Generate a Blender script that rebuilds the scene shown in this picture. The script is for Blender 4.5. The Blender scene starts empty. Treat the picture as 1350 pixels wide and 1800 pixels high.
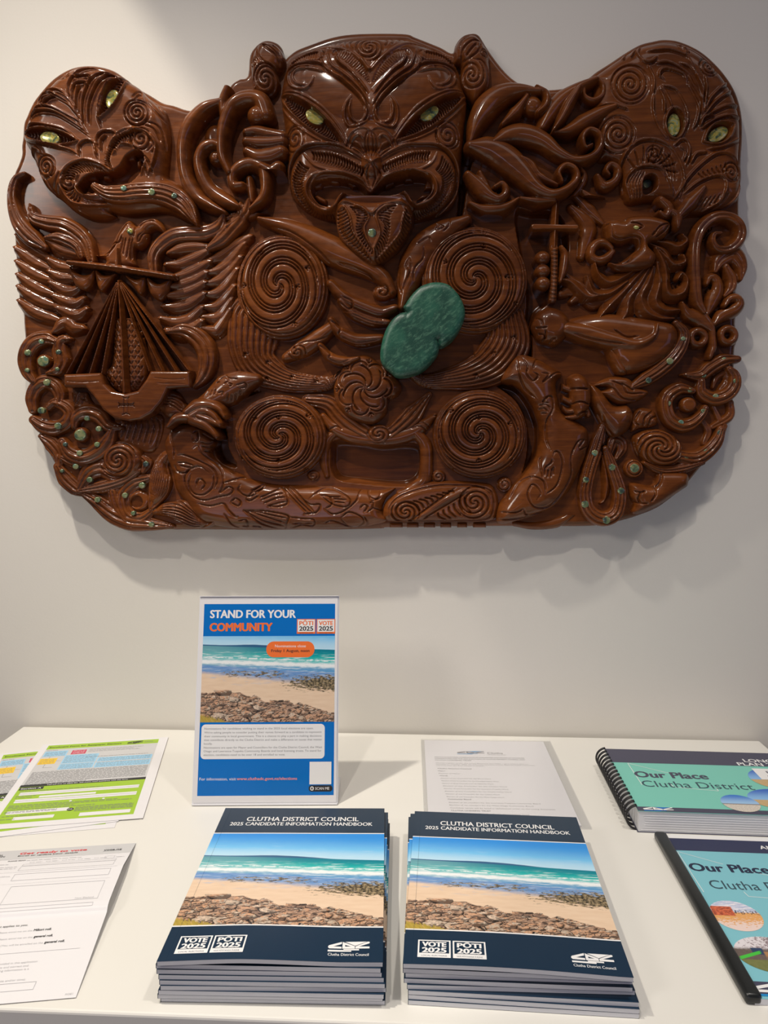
import bpy, bmesh, math, random
import numpy as np
from mathutils import Vector, Matrix
random.seed(7); np.random.seed(7)
C = bpy.context.scene.collection
scene = bpy.context.scene
# ------------------------------------------------------------------ camera
FPX = 1320.0                                   # focal length in pixels of a 1350 x 1800 frame
YAW = math.atan(67/1320.0); PITCH = math.atan(115/1320.0)
EYE = np.array([0.0, 0.0, 1.257])
cam_data = bpy.data.cameras.new('camera'); cam_data.sensor_fit = 'VERTICAL'
cam_data.sensor_height = 36.0; cam_data.lens = 36.0*FPX/1800.0; cam_data.clip_start = 0.02
cam = bpy.data.objects.new('camera', cam_data); C.objects.link(cam)
cam.location = EYE; cam.rotation_euler = (math.pi/2-PITCH, 0, YAW)
scene.camera = cam
# ------------------------------------------------------------------ colour management
vs = scene.view_settings
vs.view_transform = 'Standard'; vs.look = 'None'; vs.gamma = 1.0; vs.use_curve_mapping = False
vs.exposure = 0.24
# ------------------------------------------------------------------ world (dim room light, slightly cool)
w = bpy.data.worlds.new('room_light'); scene.world = w; w.use_nodes = True
w.node_tree.nodes['Background'].inputs[0].default_value = (0.95, 0.88, 0.90, 1)
w.node_tree.nodes['Background'].inputs[1].default_value = 0.055
# ------------------------------------------------------------------ lamps
def spot(name, loc, target, power, half_deg, blend, radius, col):
    d = bpy.data.lights.new(name, 'SPOT'); d.energy = power; d.spot_size = math.radians(2*half_deg)
    d.spot_blend = blend; d.shadow_soft_size = radius; d.color = col
    o = bpy.data.objects.new(name, d); C.objects.link(o); o.location = loc
    o.rotation_euler = (Vector(target)-Vector(loc)).to_track_quat('-Z', 'Y').to_euler()
    return o
def area(name, loc, target, power, sx, sy, col):
    d = bpy.data.lights.new(name, 'AREA'); d.energy = power; d.shape = 'RECTANGLE'; d.size = sx; d.size_y = sy; d.color = col
    o = bpy.data.objects.new(name, d); C.objects.link(o); o.location = loc
    o.rotation_euler = (Vector(target)-Vector(loc)).to_track_quat('-Z', 'Y').to_euler()
    return o
LA = (-0.85, 0.65, 2.75)
spot('ceiling_downlight', LA, (-0.85-0.39, 0.65+0.255, 2.75-0.88), 23, 50.3, 0.035, 0.03, (1.0, 0.90, 0.76))
spot('ceiling_downlight', (-0.85, 0.651, 2.749), (-0.42, 0.90, 0.74), 60, 38, 1.0, 0.035, (1.0, 0.92, 0.80))
spot('ceiling_downlight', (-0.38, 0.04, 2.75), (-0.25, 0.55, 0), 29, 58, 0.6, 0.03, (1.0, 0.92, 0.82))
spot('ceiling_downlight', (-2.3, -1.4, 2.75), (0.0, 0.9, 0.6), 80, 36, 1.0, 0.35, (1.0, 0.92, 0.85))
spot('ceiling_downlight', (0.50, 0.50, 2.75), (0.40, 0.62, 0), 36, 36, 1.0, 0.05, (1.0, 0.93, 0.84))  # added lamp: brightens the right of the desk, mostly misses the wall
area('overhead_fill', (0.0, 0.42, 2.80), (0.0, 0.43, 0.0), 5, 2.4, 0.7, (1.0, 0.94, 0.92))  # added soft ambient fill, placed so flat wood doesn't mirror it
area('front_fill', (-0.5, -2.4, 0.66), (0.0, 1.0, 0.9), 5, 2.0, 0.4, (0.80, 0.74, 1.0))  # added fill behind the camera for page edges and the carving's bottom sheen
area('window_daylight', (2.6, -1.3, 1.6), (0.2, 1.3, 1.3), 4, 1.3, 1.6, (0.56, 0.54, 1.0))

# ------------------------------------------------------------------ picture-plane helpers: a pixel's ray met with a real plane
_fw = np.array([-math.sin(YAW)*math.cos(PITCH), math.cos(YAW)*math.cos(PITCH), -math.sin(PITCH)])
_rt = np.array([math.cos(YAW), math.sin(YAW), 0.0]); _up = np.cross(_rt, _fw)
WALL = 1.325; DESK = 0.74
def on_y(x, y, Y):
    x = np.asarray(x, float); y = np.asarray(y, float)
    d = _fw*FPX + (x-675)[..., None]*_rt + (900-y)[..., None]*_up
    return EYE + d*((Y-EYE[1])/d[..., 1])[..., None]
# ------------------------------------------------------------------ material helpers
def new_mat(name, col=(0.8, 0.8, 0.8), rough=0.5, **kw):
    m = bpy.data.materials.new(name); m.use_nodes = True
    b = m.node_tree.nodes['Principled BSDF']
    b.inputs['Base Color'].default_value = (*col, 1); b.inputs['Roughness'].default_value = rough
    for k, v in kw.items(): b.inputs[k.replace('_', ' ')].default_value = v
    return m
class NG:
    """tiny wrapper that writes shader maths as python expressions"""
    def __init__(s, m): s.m = m; s.t = m.node_tree; s.b = s.t.nodes['Principled BSDF']
    def node(s, kind, **props):
        n = s.t.nodes.new(kind)
        for k, v in props.items(): setattr(n, k, v)
        return n
    def _in(s, sock, v):
        if isinstance(v, E_): s.t.links.new(v.s, sock)
        elif isinstance(v, bpy.types.NodeSocket): s.t.links.new(v, sock)
        elif sock.type == 'RGBA' and isinstance(v, tuple) and len(v) == 3: sock.default_value = (*v, 1)
        else: sock.default_value = v
    def math(s, op, a, b=0.0, c=0.0):
        n = s.node('ShaderNodeMath', operation=op)
        s._in(n.inputs[0], a); s._in(n.inputs[1], b); s._in(n.inputs[2], c)
        return E_(s, n.outputs[0])
    def step(s, x, a, b):
        n = s.node('ShaderNodeMapRange', interpolation_type='SMOOTHSTEP')
        s._in(n.inputs[0], x); s._in(n.inputs[1], a); s._in(n.inputs[2], b); n.inputs[3].default_value = 0; n.inputs[4].default_value = 1
        return E_(s, n.outputs[0])
    def mix(s, f, a, b):
        n = s.node('ShaderNodeMix', data_type='RGBA')
        s._in(n.inputs[0], f); s._in(n.inputs[6], a); s._in(n.inputs[7], b)
        return E_(s, n.outputs[2])
    def uv(s):
        n = s.node('ShaderNodeUVMap'); sp = s.node('ShaderNodeSeparateXYZ'); s.t.links.new(n.outputs[0], sp.inputs[0])
        return E_(s, sp.outputs[0]), E_(s, sp.outputs[1])
    def objc(s):
        n = s.node('ShaderNodeTexCoord'); sp = s.node('ShaderNodeSeparateXYZ'); s.t.links.new(n.outputs['Object'], sp.inputs[0])
        return [E_(s, sp.outputs[i]) for i in range(3)]
    def vec(s, x, y, z=0.0):
        n = s.node('ShaderNodeCombineXYZ'); s._in(n.inputs[0], x); s._in(n.inputs[1], y); s._in(n.inputs[2], z)
        return E_(s, n.outputs[0])
    def noise(s, v, scale, detail=4.0, rough=0.55, dist=0.0):
        n = s.node('ShaderNodeTexNoise'); s._in(n.inputs['Vector'], v)
        n.inputs['Scale'].default_value = scale; n.inputs['Detail'].default_value = detail
        n.inputs['Roughness'].default_value = rough; n.inputs['Distortion'].default_value = dist
        return E_(s, n.outputs['Fac'])
    def voro(s, v, scale, feature='F1', out='Distance', rnd=1.0):
        n = s.node('ShaderNodeTexVoronoi', feature=feature); s._in(n.inputs['Vector'], v)
        n.inputs['Scale'].default_value = scale; n.inputs['Randomness'].default_value = rnd
        return E_(s, n.outputs[out])
    def ramp(s, f, stops):
        n = s.node('ShaderNodeValToRGB'); s._in(n.inputs[0], f); e = n.color_ramp.elements
        while len(e) < len(stops): e.new(0.5)
        for i, (p, c) in enumerate(stops): e[i].position = p; e[i].color = (*c, 1)
        return E_(s, n.outputs[0])
    def rgb_x(s, c):
        n = s.node('ShaderNodeSeparateColor'); s._in(n.inputs[0], c); return E_(s, n.outputs[0])
    def color(s, c): s._in(s.b.inputs['Base Color'], c)
    def rough(s, c): s._in(s.b.inputs['Roughness'], c)
    def bump(s, h, strength, dist):
        n = s.node('ShaderNodeBump'); n.inputs['Strength'].default_value = strength; n.inputs['Distance'].default_value = dist
        s._in(n.inputs['Height'], h); s.t.links.new(n.outputs[0], s.b.inputs['Normal'])
class E_:
    def __init__(s, g, sock): s.g = g; s.s = sock
    def __add__(s, o): return s.g.math('ADD', s, o)
    __radd__ = __add__
    def __sub__(s, o): return s.g.math('SUBTRACT', s, o)
    def __rsub__(s, o): return s.g.math('SUBTRACT', o, s)
    def __mul__(s, o): return s.g.math('MULTIPLY', s, o)
    __rmul__ = __mul__
    def __truediv__(s, o): return s.g.math('DIVIDE', s, o)
    def max(s, o): return s.g.math('MAXIMUM', s, o)
    def min(s, o): return s.g.math('MINIMUM', s, o)
    def abs(s): return s.g.math('ABSOLUTE', s)
# ------------------------------------------------------------------ object helpers
def link(name, me, mat=None, parent=None):
    o = bpy.data.objects.new(name, me); C.objects.link(o)
    if mat is not None and len(me.materials) == 0: me.materials.append(mat)
    if parent is not None: o.parent = parent
    return o
def thing(name, label, cat, loc=(0, 0, 0), rz=0.0, group=None):
    o = bpy.data.objects.new(name, None); C.objects.link(o); o.location = loc; o.rotation_euler = (0, 0, rz)
    o.empty_display_size = 0.02; tag(o, label, cat, group); return o
def tag(o, label, cat, group=None):
    o['label'] = label; o['category'] = cat
    if group: o['group'] = group
def bm_obj(name, bm, mat, parent=None, smooth=False):
    me = bpy.data.meshes.new(name); bmesh.ops.recalc_face_normals(bm, faces=bm.faces); bm.to_mesh(me); bm.free()
    if smooth: me.polygons.foreach_set('use_smooth', [True]*len(me.polygons))
    return link(name, me, mat, parent)
def box(bm, x0, x1, y0, y1, z0, z1, bev=0.0, seg=2):
    r = bmesh.ops.create_cube(bm, size=1.0)
    for v in r['verts']:
        v.co = Vector((x0+(v.co.x+.5)*(x1-x0), y0+(v.co.y+.5)*(y1-y0), z0+(v.co.z+.5)*(z1-z0)))
    if bev > 0:
        es = list({e for v in r['verts'] for e in v.link_edges})
        bmesh.ops.bevel(bm, geom=es, offset=bev, segments=seg, profile=0.5, affect='EDGES')
# ------------------------------------------------------------------ room shell
m_wall = new_mat('painted_wall', (0.755, 0.725, 0.665), 0.62); g = NG(m_wall)
x, y, z = g.objc(); g.bump(g.noise(g.vec(x, y, z), 260.0, 3.0), 0.06, 0.002)
m_floor = new_mat('carpet', (0.30, 0.29, 0.28), 0.95); g = NG(m_floor)
x, y, z = g.objc(); g.color(g.mix(g.noise(g.vec(x, y), 220.0, 2.0), (0.26, 0.25, 0.24), (0.36, 0.35, 0.34)))
bm = bmesh.new(); box(bm, -3.2, 3.2, WALL, WALL+0.1, 0, 2.85); o = bm_obj('wall_back', bm, m_wall); o['kind'] = 'structure'
bm = bmesh.new(); box(bm, -3.2, 3.2, -2.6, WALL+0.1, -0.06, 0.0); o = bm_obj('floor', bm, m_floor); o['kind'] = 'structure'
bm = bmesh.new(); box(bm, -3.2, 3.2, WALL-0.012, WALL, 0.0, 0.09, 0.003); o = bm_obj('baseboard_back', bm, new_mat('skirting_paint', (0.75, 0.74, 0.72), 0.4)); o['kind'] = 'structure'
# ------------------------------------------------------------------ desk
m_desk = new_mat('white_laminate', (0.80, 0.785, 0.735), 0.38); g = NG(m_desk)
x, y, z = g.objc()
fl = g.step(g.voro(g.vec(x, y), 9.0), 0.028, 0.012) * g.step(g.noise(g.vec(x, y), 5.0), 0.5, 0.62)
g.color(g.mix(fl*0.35, (0.80, 0.785, 0.735), (0.35, 0.30, 0.26)))
m_panel = new_mat('white_board', (0.62, 0.61, 0.59), 0.5)
desk = thing('desk', 'long white laminate desk standing under the wood carving', 'desk', (-0.07, 0.975, 0))
DX0, DX1, DY0, DY1 = -0.737+0.07, 0.597+0.07, 0.632-0.975, 1.3175-0.975
bm = bmesh.new(); box(bm, DX0, DX1, DY0, DY1, DESK-0.024, DESK, 0.0032, 3); bm_obj('desktop', bm, m_desk, desk, False)
for sx in (DX0+0.03, DX1-0.054):
    bm = bmesh.new(); box(bm, sx, sx+0.024, DY0+0.03, DY1-0.01, 0, DESK-0.024, 0.001); bm_obj('side_panel', bm, m_panel, desk)
bm = bmesh.new(); box(bm, DX0+0.054, DX1-0.054, DY1-0.05, DY1-0.03, 0.25, DESK-0.024, 0.001); bm_obj('modesty_panel', bm, m_panel, desk)

# ------------------------------------------------------------------ printing: flat ink meshes on paper
_txt_cache = {}
def text_mesh(s, bold=0.0, shear=0.0, space=1.0):
    """verts (N,2) and faces of one line of text, unit size, baseline at 0, left at 0; returns also width and cap height"""
    k = (s, shear, space)
    if k not in _txt_cache:
        cu = bpy.data.curves.new('t', 'FONT'); cu.body = s; cu.size = 1.0; cu.shear = shear; cu.resolution_u = 3; cu.space_character = space
        o = bpy.data.objects.new('t', cu); C.objects.link(o)
        dg = bpy.context.evaluated_depsgraph_get(); me = bpy.data.meshes.new_from_object(o.evaluated_get(dg))
        v = np.array([q.co[:2] for q in me.vertices]) if len(me.vertices) else np.zeros((0, 2)); f = [list(p.vertices) for p in me.polygons]
        bpy.data.objects.remove(o); bpy.data.curves.remove(cu); bpy.data.meshes.remove(me)
        if len(v): v[:, 0] -= v[:, 0].min()
        _txt_cache[k] = (v, f)
    return _txt_cache[k]
_cap = [None]
class Ink:
    """collects flat shapes (millimetres on a sheet) that share one ink; build() links them as one mesh"""
    def __init__(s): s.v = []; s.f = []
    def add(s, pts, faces, lift=0.0):
        b = len(s.v); s.v += [(float(a), float(c), lift) for a, c in pts]; s.f += [[i+b for i in f] for f in faces]; return s
    def rect(s, x0, y0, x1, y1, lift=0.0):
        n = max(1, min(24, int(abs(x1-x0)/9))); p = []
        for i in range(n+1): p += [(x0+(x1-x0)*i/n, y0), (x0+(x1-x0)*i/n, y1)]
        return s.add(p, [[2*i, 2*i+2, 2*i+3, 2*i+1] for i in range(n)], lift)
    def poly(s, pts, lift=0.0): return s.add(pts, [list(range(len(pts)))], lift)
    def frame(s, x0, y0, x1, y1, t, lift=0.0):
        s.rect(x0, y0, x1, y0+t, lift); s.rect(x0, y1-t, x1, y1, lift); s.rect(x0, y0+t, x0+t, y1-t, lift); return s.rect(x1-t, y0+t, x1, y1-t, lift)
    def disc(s, cx, cy, rx, ry=None, n=40, lift=0.0):
        ry = ry or rx; return s.poly([(cx+rx*math.cos(2*math.pi*i/n), cy+ry*math.sin(2*math.pi*i/n)) for i in range(n)], lift)
    def rrect(s, x0, y0, x1, y1, r, lift=0.0, n=8):
        p = []
        for cx, cy, a in ((x1-r, y1-r, 0), (x0+r, y1-r, 90), (x0+r, y0+r, 180), (x1-r, y0+r, 270)):
            p += [(cx+r*math.cos(math.radians(a+90*i/n)), cy+r*math.sin(math.radians(a+90*i/n))) for i in range(n+1)]
        return s.poly(p, lift)
    def line(s, pts, t, lift=0.0):
        for (x0, y0), (x1, y1) in zip(pts[:-1], pts[1:]):
            L = math.hypot(x1-x0, y1-y0) or 1; nx, ny = -(y1-y0)/L*t/2, (x1-x0)/L*t/2
            s.add([(x0+nx, y0+ny), (x0-nx, y0-ny), (x1-nx, y1-ny), (x1+nx, y1+ny)], [[0, 1, 2, 3]], lift)
        return s
    def text(s, t, x, y, h, w=None, bold=0.0, shear=0.0, lift=0.0, align='l', space=1.0):
        """h = height of the capitals, w = forced width (all mm)"""
        if _cap[0] is None: _cap[0] = text_mesh('H')[0][:, 1].max()
        v, f = text_mesh(t, bold, shear, space)
        if not len(v): return s
        k = h/_cap[0]; sx = k if w is None else w/(v[:, 0].max())
        ww = v[:, 0].max()*sx; x -= {'l': 0, 'c': ww/2, 'r': ww}[align]
        b = bold*1.1*k; off = [(0, 0)] if b == 0 else [(i*b, j*b) for i, j in ((-1, 0), (1, 0), (0, -.5), (0, .5), (-.6, .4), (.6, .4), (.6, -.4), (-.6, -.4))]
        for q, (ox, oy) in enumerate(off): s.add(np.c_[v[:, 0]*sx+x+ox, v[:, 1]*k+y+oy], f, lift+.008*q)
        return s
    def fine(s, x, y, w, h=0.9, rnd=None, lift=0.0):
        """a line of print too small to read: word-long strokes"""
        r = rnd or random; c = x
        while c < x+w:
            L = r.uniform(2.0, 7.0)*h/0.9; e = min(c+L, x+w); s.rect(c, y, e, y+h*r.uniform(.75, 1.0), lift); c = e+1.0*h
        return s
    def build(s, name, mat, parent, z=0.0, warp=None):
        v = np.array(s.v); v = np.c_[v[:, 0]/1000, v[:, 1]/1000, z+v[:, 2]/1000]
        if warp is not None: v = warp(v)
        me = bpy.data.meshes.new(name); me.from_pydata(v.tolist(), [], s.f); me.update()
        return link(name, me, mat, parent)
def ink(name, col, rough=0.45): return new_mat(name, col, rough)
i_white = ink('white_ink', (0.86, 0.86, 0.86)); i_navy = ink('navy_ink', (0.011, 0.035, 0.072), 0.30); i_black = ink('black_ink', (0.02, 0.02, 0.022))
i_grey = ink('grey_ink', (0.22, 0.22, 0.23)); i_pale = ink('pale_grey_ink', (0.55, 0.55, 0.57)); i_orange = ink('orange_ink', (0.88, 0.17, 0.025)); i_blue = ink('blue_ink', (0.0, 0.16, 0.56), 0.22)
i_red = ink('red_ink', (0.80, 0.04, 0.05)); i_green = ink('lime_ink', (0.36, 0.58, 0.03)); i_sky = ink('sky_ink', (0.36, 0.66, 0.90)); i_yellow = ink('yellow_ink', (0.95, 0.62, 0.02)); i_crim = ink('crimson_ink', (0.62, 0.02, 0.09))
i_lightgrey = ink('light_grey_ink', (0.62, 0.62, 0.63)); i_coral = ink('coral_ink', (0.9, 0.33, 0.25))
m_paper = new_mat('white_paper', (0.80, 0.79, 0.81), 0.6); m_pages = new_mat('page_edges', (0.60, 0.61, 0.64), 0.7); g = NG(m_pages)
x, y, z = g.objc(); g.color(g.mix(g.noise(g.vec(x*2.0, y*2.0, z*1500.0), 3.0, 2.0), (0.66, 0.67, 0.70), (0.82, 0.83, 0.86)))

def beach_material():
    m = new_mat('beach_photo_print', (0.5, 0.5, 0.5), 0.3); g = NG(m); u, v = g.uv(); P = g.vec(u*1.16, v)
    hz = 0.712-u*0.045
    n1 = g.noise(g.vec(u*3.0, v*26.0), 3.0, 5.0); n2 = g.noise(P, 14.0, 6.0); n3 = g.noise(g.vec(u*5.0, v*14.0), 3.5, 6.0, 0.65)
    up = v-hz
    sky = g.ramp(g.step(up+(n2-0.5)*0.02, 0.0, 0.29), [(0.0, (0.50, 0.76, 0.93)), (0.35, (0.18, 0.55, 0.90)), (1.0, (0.02, 0.28, 0.78))])
    cl = g.step(g.noise(g.vec(u*2.0+v*4.0, v*14.0), 3.0, 4.0), 0.55, 0.8)*g.step(up, 0.22, 0.05)
    sky = g.mix(cl*0.35, sky, (0.75, 0.87, 0.96))
    hill = 0.021*g.step(u, 0.12, 0.42)*g.step(u, 0.78, 0.48)+0.010*g.step(u, 0.62, 0.05)+(g.noise(g.vec(u, 0.0), 9.0)-0.5)*0.006
    c = g.mix(g.step(up-hill, -0.002, 0.002), (0.03, 0.12, 0.26), sky)
    # sea
    depth = hz-v                                     # 0 at the horizon
    sea = g.ramp(g.step(depth+(n1-0.5)*0.035, 0.0, 0.20), [(0.0, (0.0, 0.22, 0.30)), (0.25, (0.0, 0.40, 0.40)), (0.55, (0.05, 0.55, 0.52)), (0.8, (0.30, 0.62, 0.66)), (1.0, (0.12, 0.34, 0.62))])
    sea = g.mix(g.step(u, 0.6, 0.05)*0.45, sea, (0.30, 0.52, 0.58))
    wl = g.step(n1, 0.50, 0.64)
    foam = wl*g.step(depth, 0.02, 0.09)*0.75
    f2 = (g.step((depth-0.150+(n3-0.5)*0.05).abs(), 0.030, 0.006)+g.step((depth-0.105+(n3-0.5)*0.04).abs(), 0.010, 0.002)*g.step(n2, 0.40, 0.55)).min(1.0)
    sea = g.mix(foam.max(f2), sea, (0.88, 0.92, 0.93))
    c = g.mix(g.step(depth, -0.001, 0.0015), c, sea)
    # wet shore strip and sand
    shore = 0.485-u*0.085+(n3-0.5)*0.04
    wet = g.mix(g.step(n1, 0.45, 0.7), (0.14, 0.30, 0.60), (0.48, 0.58, 0.74))
    c = g.mix(g.step(v, shore+0.052, shore+0.040), c, wet)
    sandc = g.mix(g.noise(g.vec(u*2.0, v*9.0), 4.0, 5.0), (0.72, 0.50, 0.33), (0.90, 0.71, 0.53))
    sandc = g.mix(g.step(g.noise(g.vec(u*2.0+v, v*7.0), 3.0, 3.0), 0.56, 0.64)*g.step(v, 0.30, 0.42)*0.7, sandc, (0.50, 0.53, 0.66))
    c = g.mix(g.step(v, shore-0.035*u, shore-0.05-0.05*u), c, sandc)
    # weed covered reef
    rn = g.noise(g.vec(u*5.0, v*15.0), 4.5, 7.0, 0.72); rc = g.mix(g.step(g.noise(P, 55.0, 3.0), 0.35, 0.7), (0.035, 0.03, 0.02), (0.42, 0.32, 0.18))
    reefb = g.step((v-(0.375-0.02*u)).abs(), 0.12, 0.0)*g.step(u, 0.45, 0.95)
    reefa = g.step((v-(0.455-0.03*u)).abs(), 0.050, 0.01)*g.step(u, 0.10, 0.22)*g.step(u, 0.72, 0.55)
    c = g.mix(g.step(rn+0.17*reefb+0.13*reefa.max(reefb)-0.02, 0.60, 0.63)*g.step(reefb.max(reefa), 0.02, 0.2), c, rc)
    # boulders
    wob = g.noise(P, 7.0, 3.0)-0.5
    wx, wy = (g.noise(P, 9.0, 4.0)-0.5)*0.10, (g.noise(g.vec(v*1.3, u), 11.0, 4.0)-0.5)*0.09
    def boulders(sx, sy, sc, tilt):
        a, b = u*sx+wx+v*tilt, v*sy+wy
        V = g.vec(a, b); vn = g.node('ShaderNodeTexVoronoi', feature='F1'); g._in(vn.inputs['Vector'], V); vn.inputs['Scale'].default_value = sc
        sp = g.node('ShaderNodeSeparateXYZ'); g.t.links.new(vn.outputs['Position'], sp.inputs[0])
        px, py = E_(g, sp.outputs[0]), E_(g, sp.outputs[1]); rr = g.rgb_x(E_(g, vn.outputs['Color']))
        up_ = ((b-py)*(0.9*sc)-(a-px)*(0.5*sc))                # printed sunlit upper left side of each stone
        return rr, up_, g.voro(V, sc, 'DISTANCE_TO_EDGE')
    r1, u1_, e1 = boulders(1.15, 2.0, 11.0, .25); r2, u2_, e2 = boulders(1.5, 2.5, 19.0, -.5)
    pick = g.step(g.noise(P, 5.0, 3.0), 0.47, 0.51)
    rr = r1*(1-pick)+r2*pick; uu = u1_*(1-pick)+u2_*pick; ee = e1*(1-pick)+e2*pick
    fac = g.rgb_x(g.voro(g.vec(u*2.2+v*1.3, v*2.6-u*0.9), 30.0, 'F1', 'Color'))
    rock = g.ramp(rr*0.75+fac*0.30, [(0.0, (0.22, 0.14, 0.10)), (0.25, (0.42, 0.27, 0.19)), (0.42, (0.62, 0.40, 0.27)), (0.58, (0.72, 0.38, 0.21)), (0.76, (0.55, 0.45, 0.35)), (1.0, (0.82, 0.62, 0.47))])
    rock = g.mix(g.step(uu+(fac-0.5)*0.5, 0.02, -0.38)*0.80, rock, (0.035, 0.025, 0.022))
    rock = g.mix(g.step(g.noise(P, 80.0, 3.0), 0.42, 0.66)*0.35, rock, (0.10, 0.07, 0.05))
    dk = g.step(ee+(n2-0.5)*0.16, 0.060, 0.0).max(g.step(g.noise(g.vec(u*1.5, v*2.6), 13.0, 4.0), 0.60, 0.68)*0.9)
    rock = g.mix(dk, rock, (0.018, 0.014, 0.012))
    top = (0.285-0.03*g.step(u, 0.10, 0.0)-0.10*g.step(u, 0.28, 0.52)-0.095*g.step(u, 0.62, 0.98))+wob*0.055+(r1-0.5)*0.05
    c = g.mix(g.step(v, top+0.004, top-0.004), c, rock)
    gr = g.noise(g.vec(u*30.0+v*10.0, v*5.0), 3.0, 4.0)
    grass = g.mix(gr, (0.16, 0.14, 0.02), (0.75, 0.52, 0.10))
    c = g.mix(g.step(v+(gr-0.5)*0.12+u*0.35, 0.085, 0.06), c, grass)
    g.color(c); return m
m_beach = beach_material()
def picture(name, parent, x0, y0, x1, y1, z, u0=0, v0=0, u1=1, v1=1, warp=None, mat=None):
    n = 24; me = bpy.data.meshes.new(name); vv = []; ff = []; uvs = []
    for j in range(n+1):
        for i in range(n+1): vv.append((x0+(x1-x0)*i/n, y0+(y1-y0)*j/n, 0)); uvs.append((u0+(u1-u0)*i/n, v0+(v1-v0)*j/n))
    for j in range(n):
        for i in range(n): a = j*(n+1)+i; ff.append((a, a+1, a+n+2, a+n+1))
    v = np.array(vv)/1000; v[:, 2] += z
    if warp is not None: v = warp(v)
    me.from_pydata(v.tolist(), [], ff); ul = me.uv_layers.new(name='UVMap')
    for l in me.loops: ul.data[l.index].uv = uvs[l.vertex_index]
    return link(name, me, mat or m_beach, parent)
def logo(ik, x, y, w, h, accent=None):
    """angular council mark: outlined strokes round a wedge, over two bars; the wedge and bars may take an accent ink"""
    q = lambda *p: [(x+u*w, y+v*h) for u, v in p]; ac = accent or ik
    ik.poly(q((.325, .95), (.02, .60), (0, .50), (0, .40), (.03, .30), (.325, .30), (.325, .48), (.125, .50), (.325, .74)))
    ik.poly(q((.345, .95), (.345, .30), (.41, .30), (.41, .68), (.41, .80))); ik.poly(q((.345, .95), (.41, .82), (.41, .66), (.55, .50), (.645, .50), (.645, .545))); ik.poly(q((.41, .50), (.41, .30), (.645, .30), (.645, .50)))
    ac.poly(q((.405, .95), (.935, .99), (.655, .575)))
    ik.poly(q((.66, .52), (.955, .99), (1, .97), (1, .83), (.75, .515))); ik.poly(q((.66, .515), (1, .515), (1, .34), (.66, .31)))
    ac.rect(x+.375*w, y+.14*h, x+.75*w, y+.27*h); ac.rect(x, y+.01*h, x+.565*w, y+.17*h)
    return ik
# ------------------------------------------------------------------ handbooks
def slab(x0, x1, y0, y1, z0, z1, warp=None, nx=16, ny=16):
    """a sheet-like block (millimetres) with enough vertices to be bent"""
    bm = bmesh.new(); grid = {}
    for k, zz in enumerate((z0, z1)):
        for j in range(ny+1):
            for i in range(nx+1): grid[i, j, k] = ((x0+(x1-x0)*i/nx)/1000, (y0+(y1-y0)*j/ny)/1000, zz/1000)
    keys = list(grid); v = np.array([grid[k] for k in keys])
    if warp is not None: v = warp(v)
    vs_ = {k: bm.verts.new(p) for k, p in zip(keys, v)}
    for j in range(ny):
        for i in range(nx):
            for k in (0, 1): bm.faces.new([vs_[i, j, k], vs_[i+1, j, k], vs_[i+1, j+1, k], vs_[i, j+1, k]])
    for i in range(nx):
        for j in (0, ny): bm.faces.new([vs_[i, j, 0], vs_[i+1, j, 0], vs_[i+1, j, 1], vs_[i, j, 1]])
    for j in range(ny):
        for i in (0, nx): bm.faces.new([vs_[i, j, 0], vs_[i, j+1, 0], vs_[i, j+1, 1], vs_[i, j, 1]])
    return bm
def merge(*bms):
    out = bms[0]
    for b in bms[1:]:
        me = bpy.data.meshes.new('t'); b.to_mesh(me); b.free(); out.from_mesh(me); bpy.data.meshes.remove(me)
    return out
m_cover = new_mat('navy_card', (0.009, 0.030, 0.062), 0.28)
T = 4.5
def make_handbook(label, group, warp):
    b = thing('handbook', label, 'booklet', group=group)
    bm_obj('page_block', slab(0.4, 209.6, 0.05, 296.8, 0.16, T-0.18, warp), m_pages, b)
    bm = merge(slab(0, 210, 0, 297, T-0.17, T, warp), slab(0, 210, 0, 297, 0, 0.15, warp), slab(0, 0.5, 0, 297, 0.2, T-0.2, warp, 1, 16))
    cov = bm_obj('cover', bm, m_cover, b); Z = T/1000
    picture('cover_photo', b, 0, 51.5, 210, 232.0, Z+.00006, warp=warp)
    for y0 in (50.2, 231.1): Ink().rect(0, y0, 210, y0+1.9).build('cover_rule', i_white, b, Z+.00012, warp)
    k = Ink(); k.text('CLUTHA DISTRICT COUNCIL', 34, 262.6, 10.2, 143, bold=.012); k.text('2025 CANDIDATE INFORMATION HANDBOOK', 15, 251.2, 8.0, 180, bold=.012); k.build('cover_title', i_white, b, Z+.00012, warp)
    for x0, top, sub in ((13.2, 'VOTE', 'LOCAL ELECTIONS'), (46.6, 'PŌTI', 'NGĀ PŌTITANGA Ā-ROHE')):
        k = Ink(); k.frame(x0, 14.5, x0+31.4, 35.2, 1.5); k.rect(x0, 9.8, x0+31.4, 14.6)
        k.text(top, x0+15.7, 25.6, 6.6 if top == 'VOTE' else 6.2, 22.5, bold=.05, align='l' if 0 else 'c'); k.text('2025', x0+15.7, 17.0, 6.8, 22.5, bold=.05, align='c')
        bd = k.build('vote_badge', i_white, b, Z+.00012, warp)
        k = Ink(); k.text(sub, x0+15.7, 11.4, 1.8, 24, align='c'); k.build('badge_caption', i_navy, bd, Z+.0002, warp)
    k = Ink(); logo(k, 157.5, 14.2, 39.5, 15.0); k.text('Clutha District Council', 158, 8.6, 3.6, 38.5, bold=.006); k.build('council_logo', i_white, b, Z+.00012, warp)
    k = Ink(); k.rect(8.3, 0, 8.45, 297); k.build('spine_crease', new_mat('crease', (0.03, 0.07, 0.12), 0.2), b, Z+.00018, warp)
    return b
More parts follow.
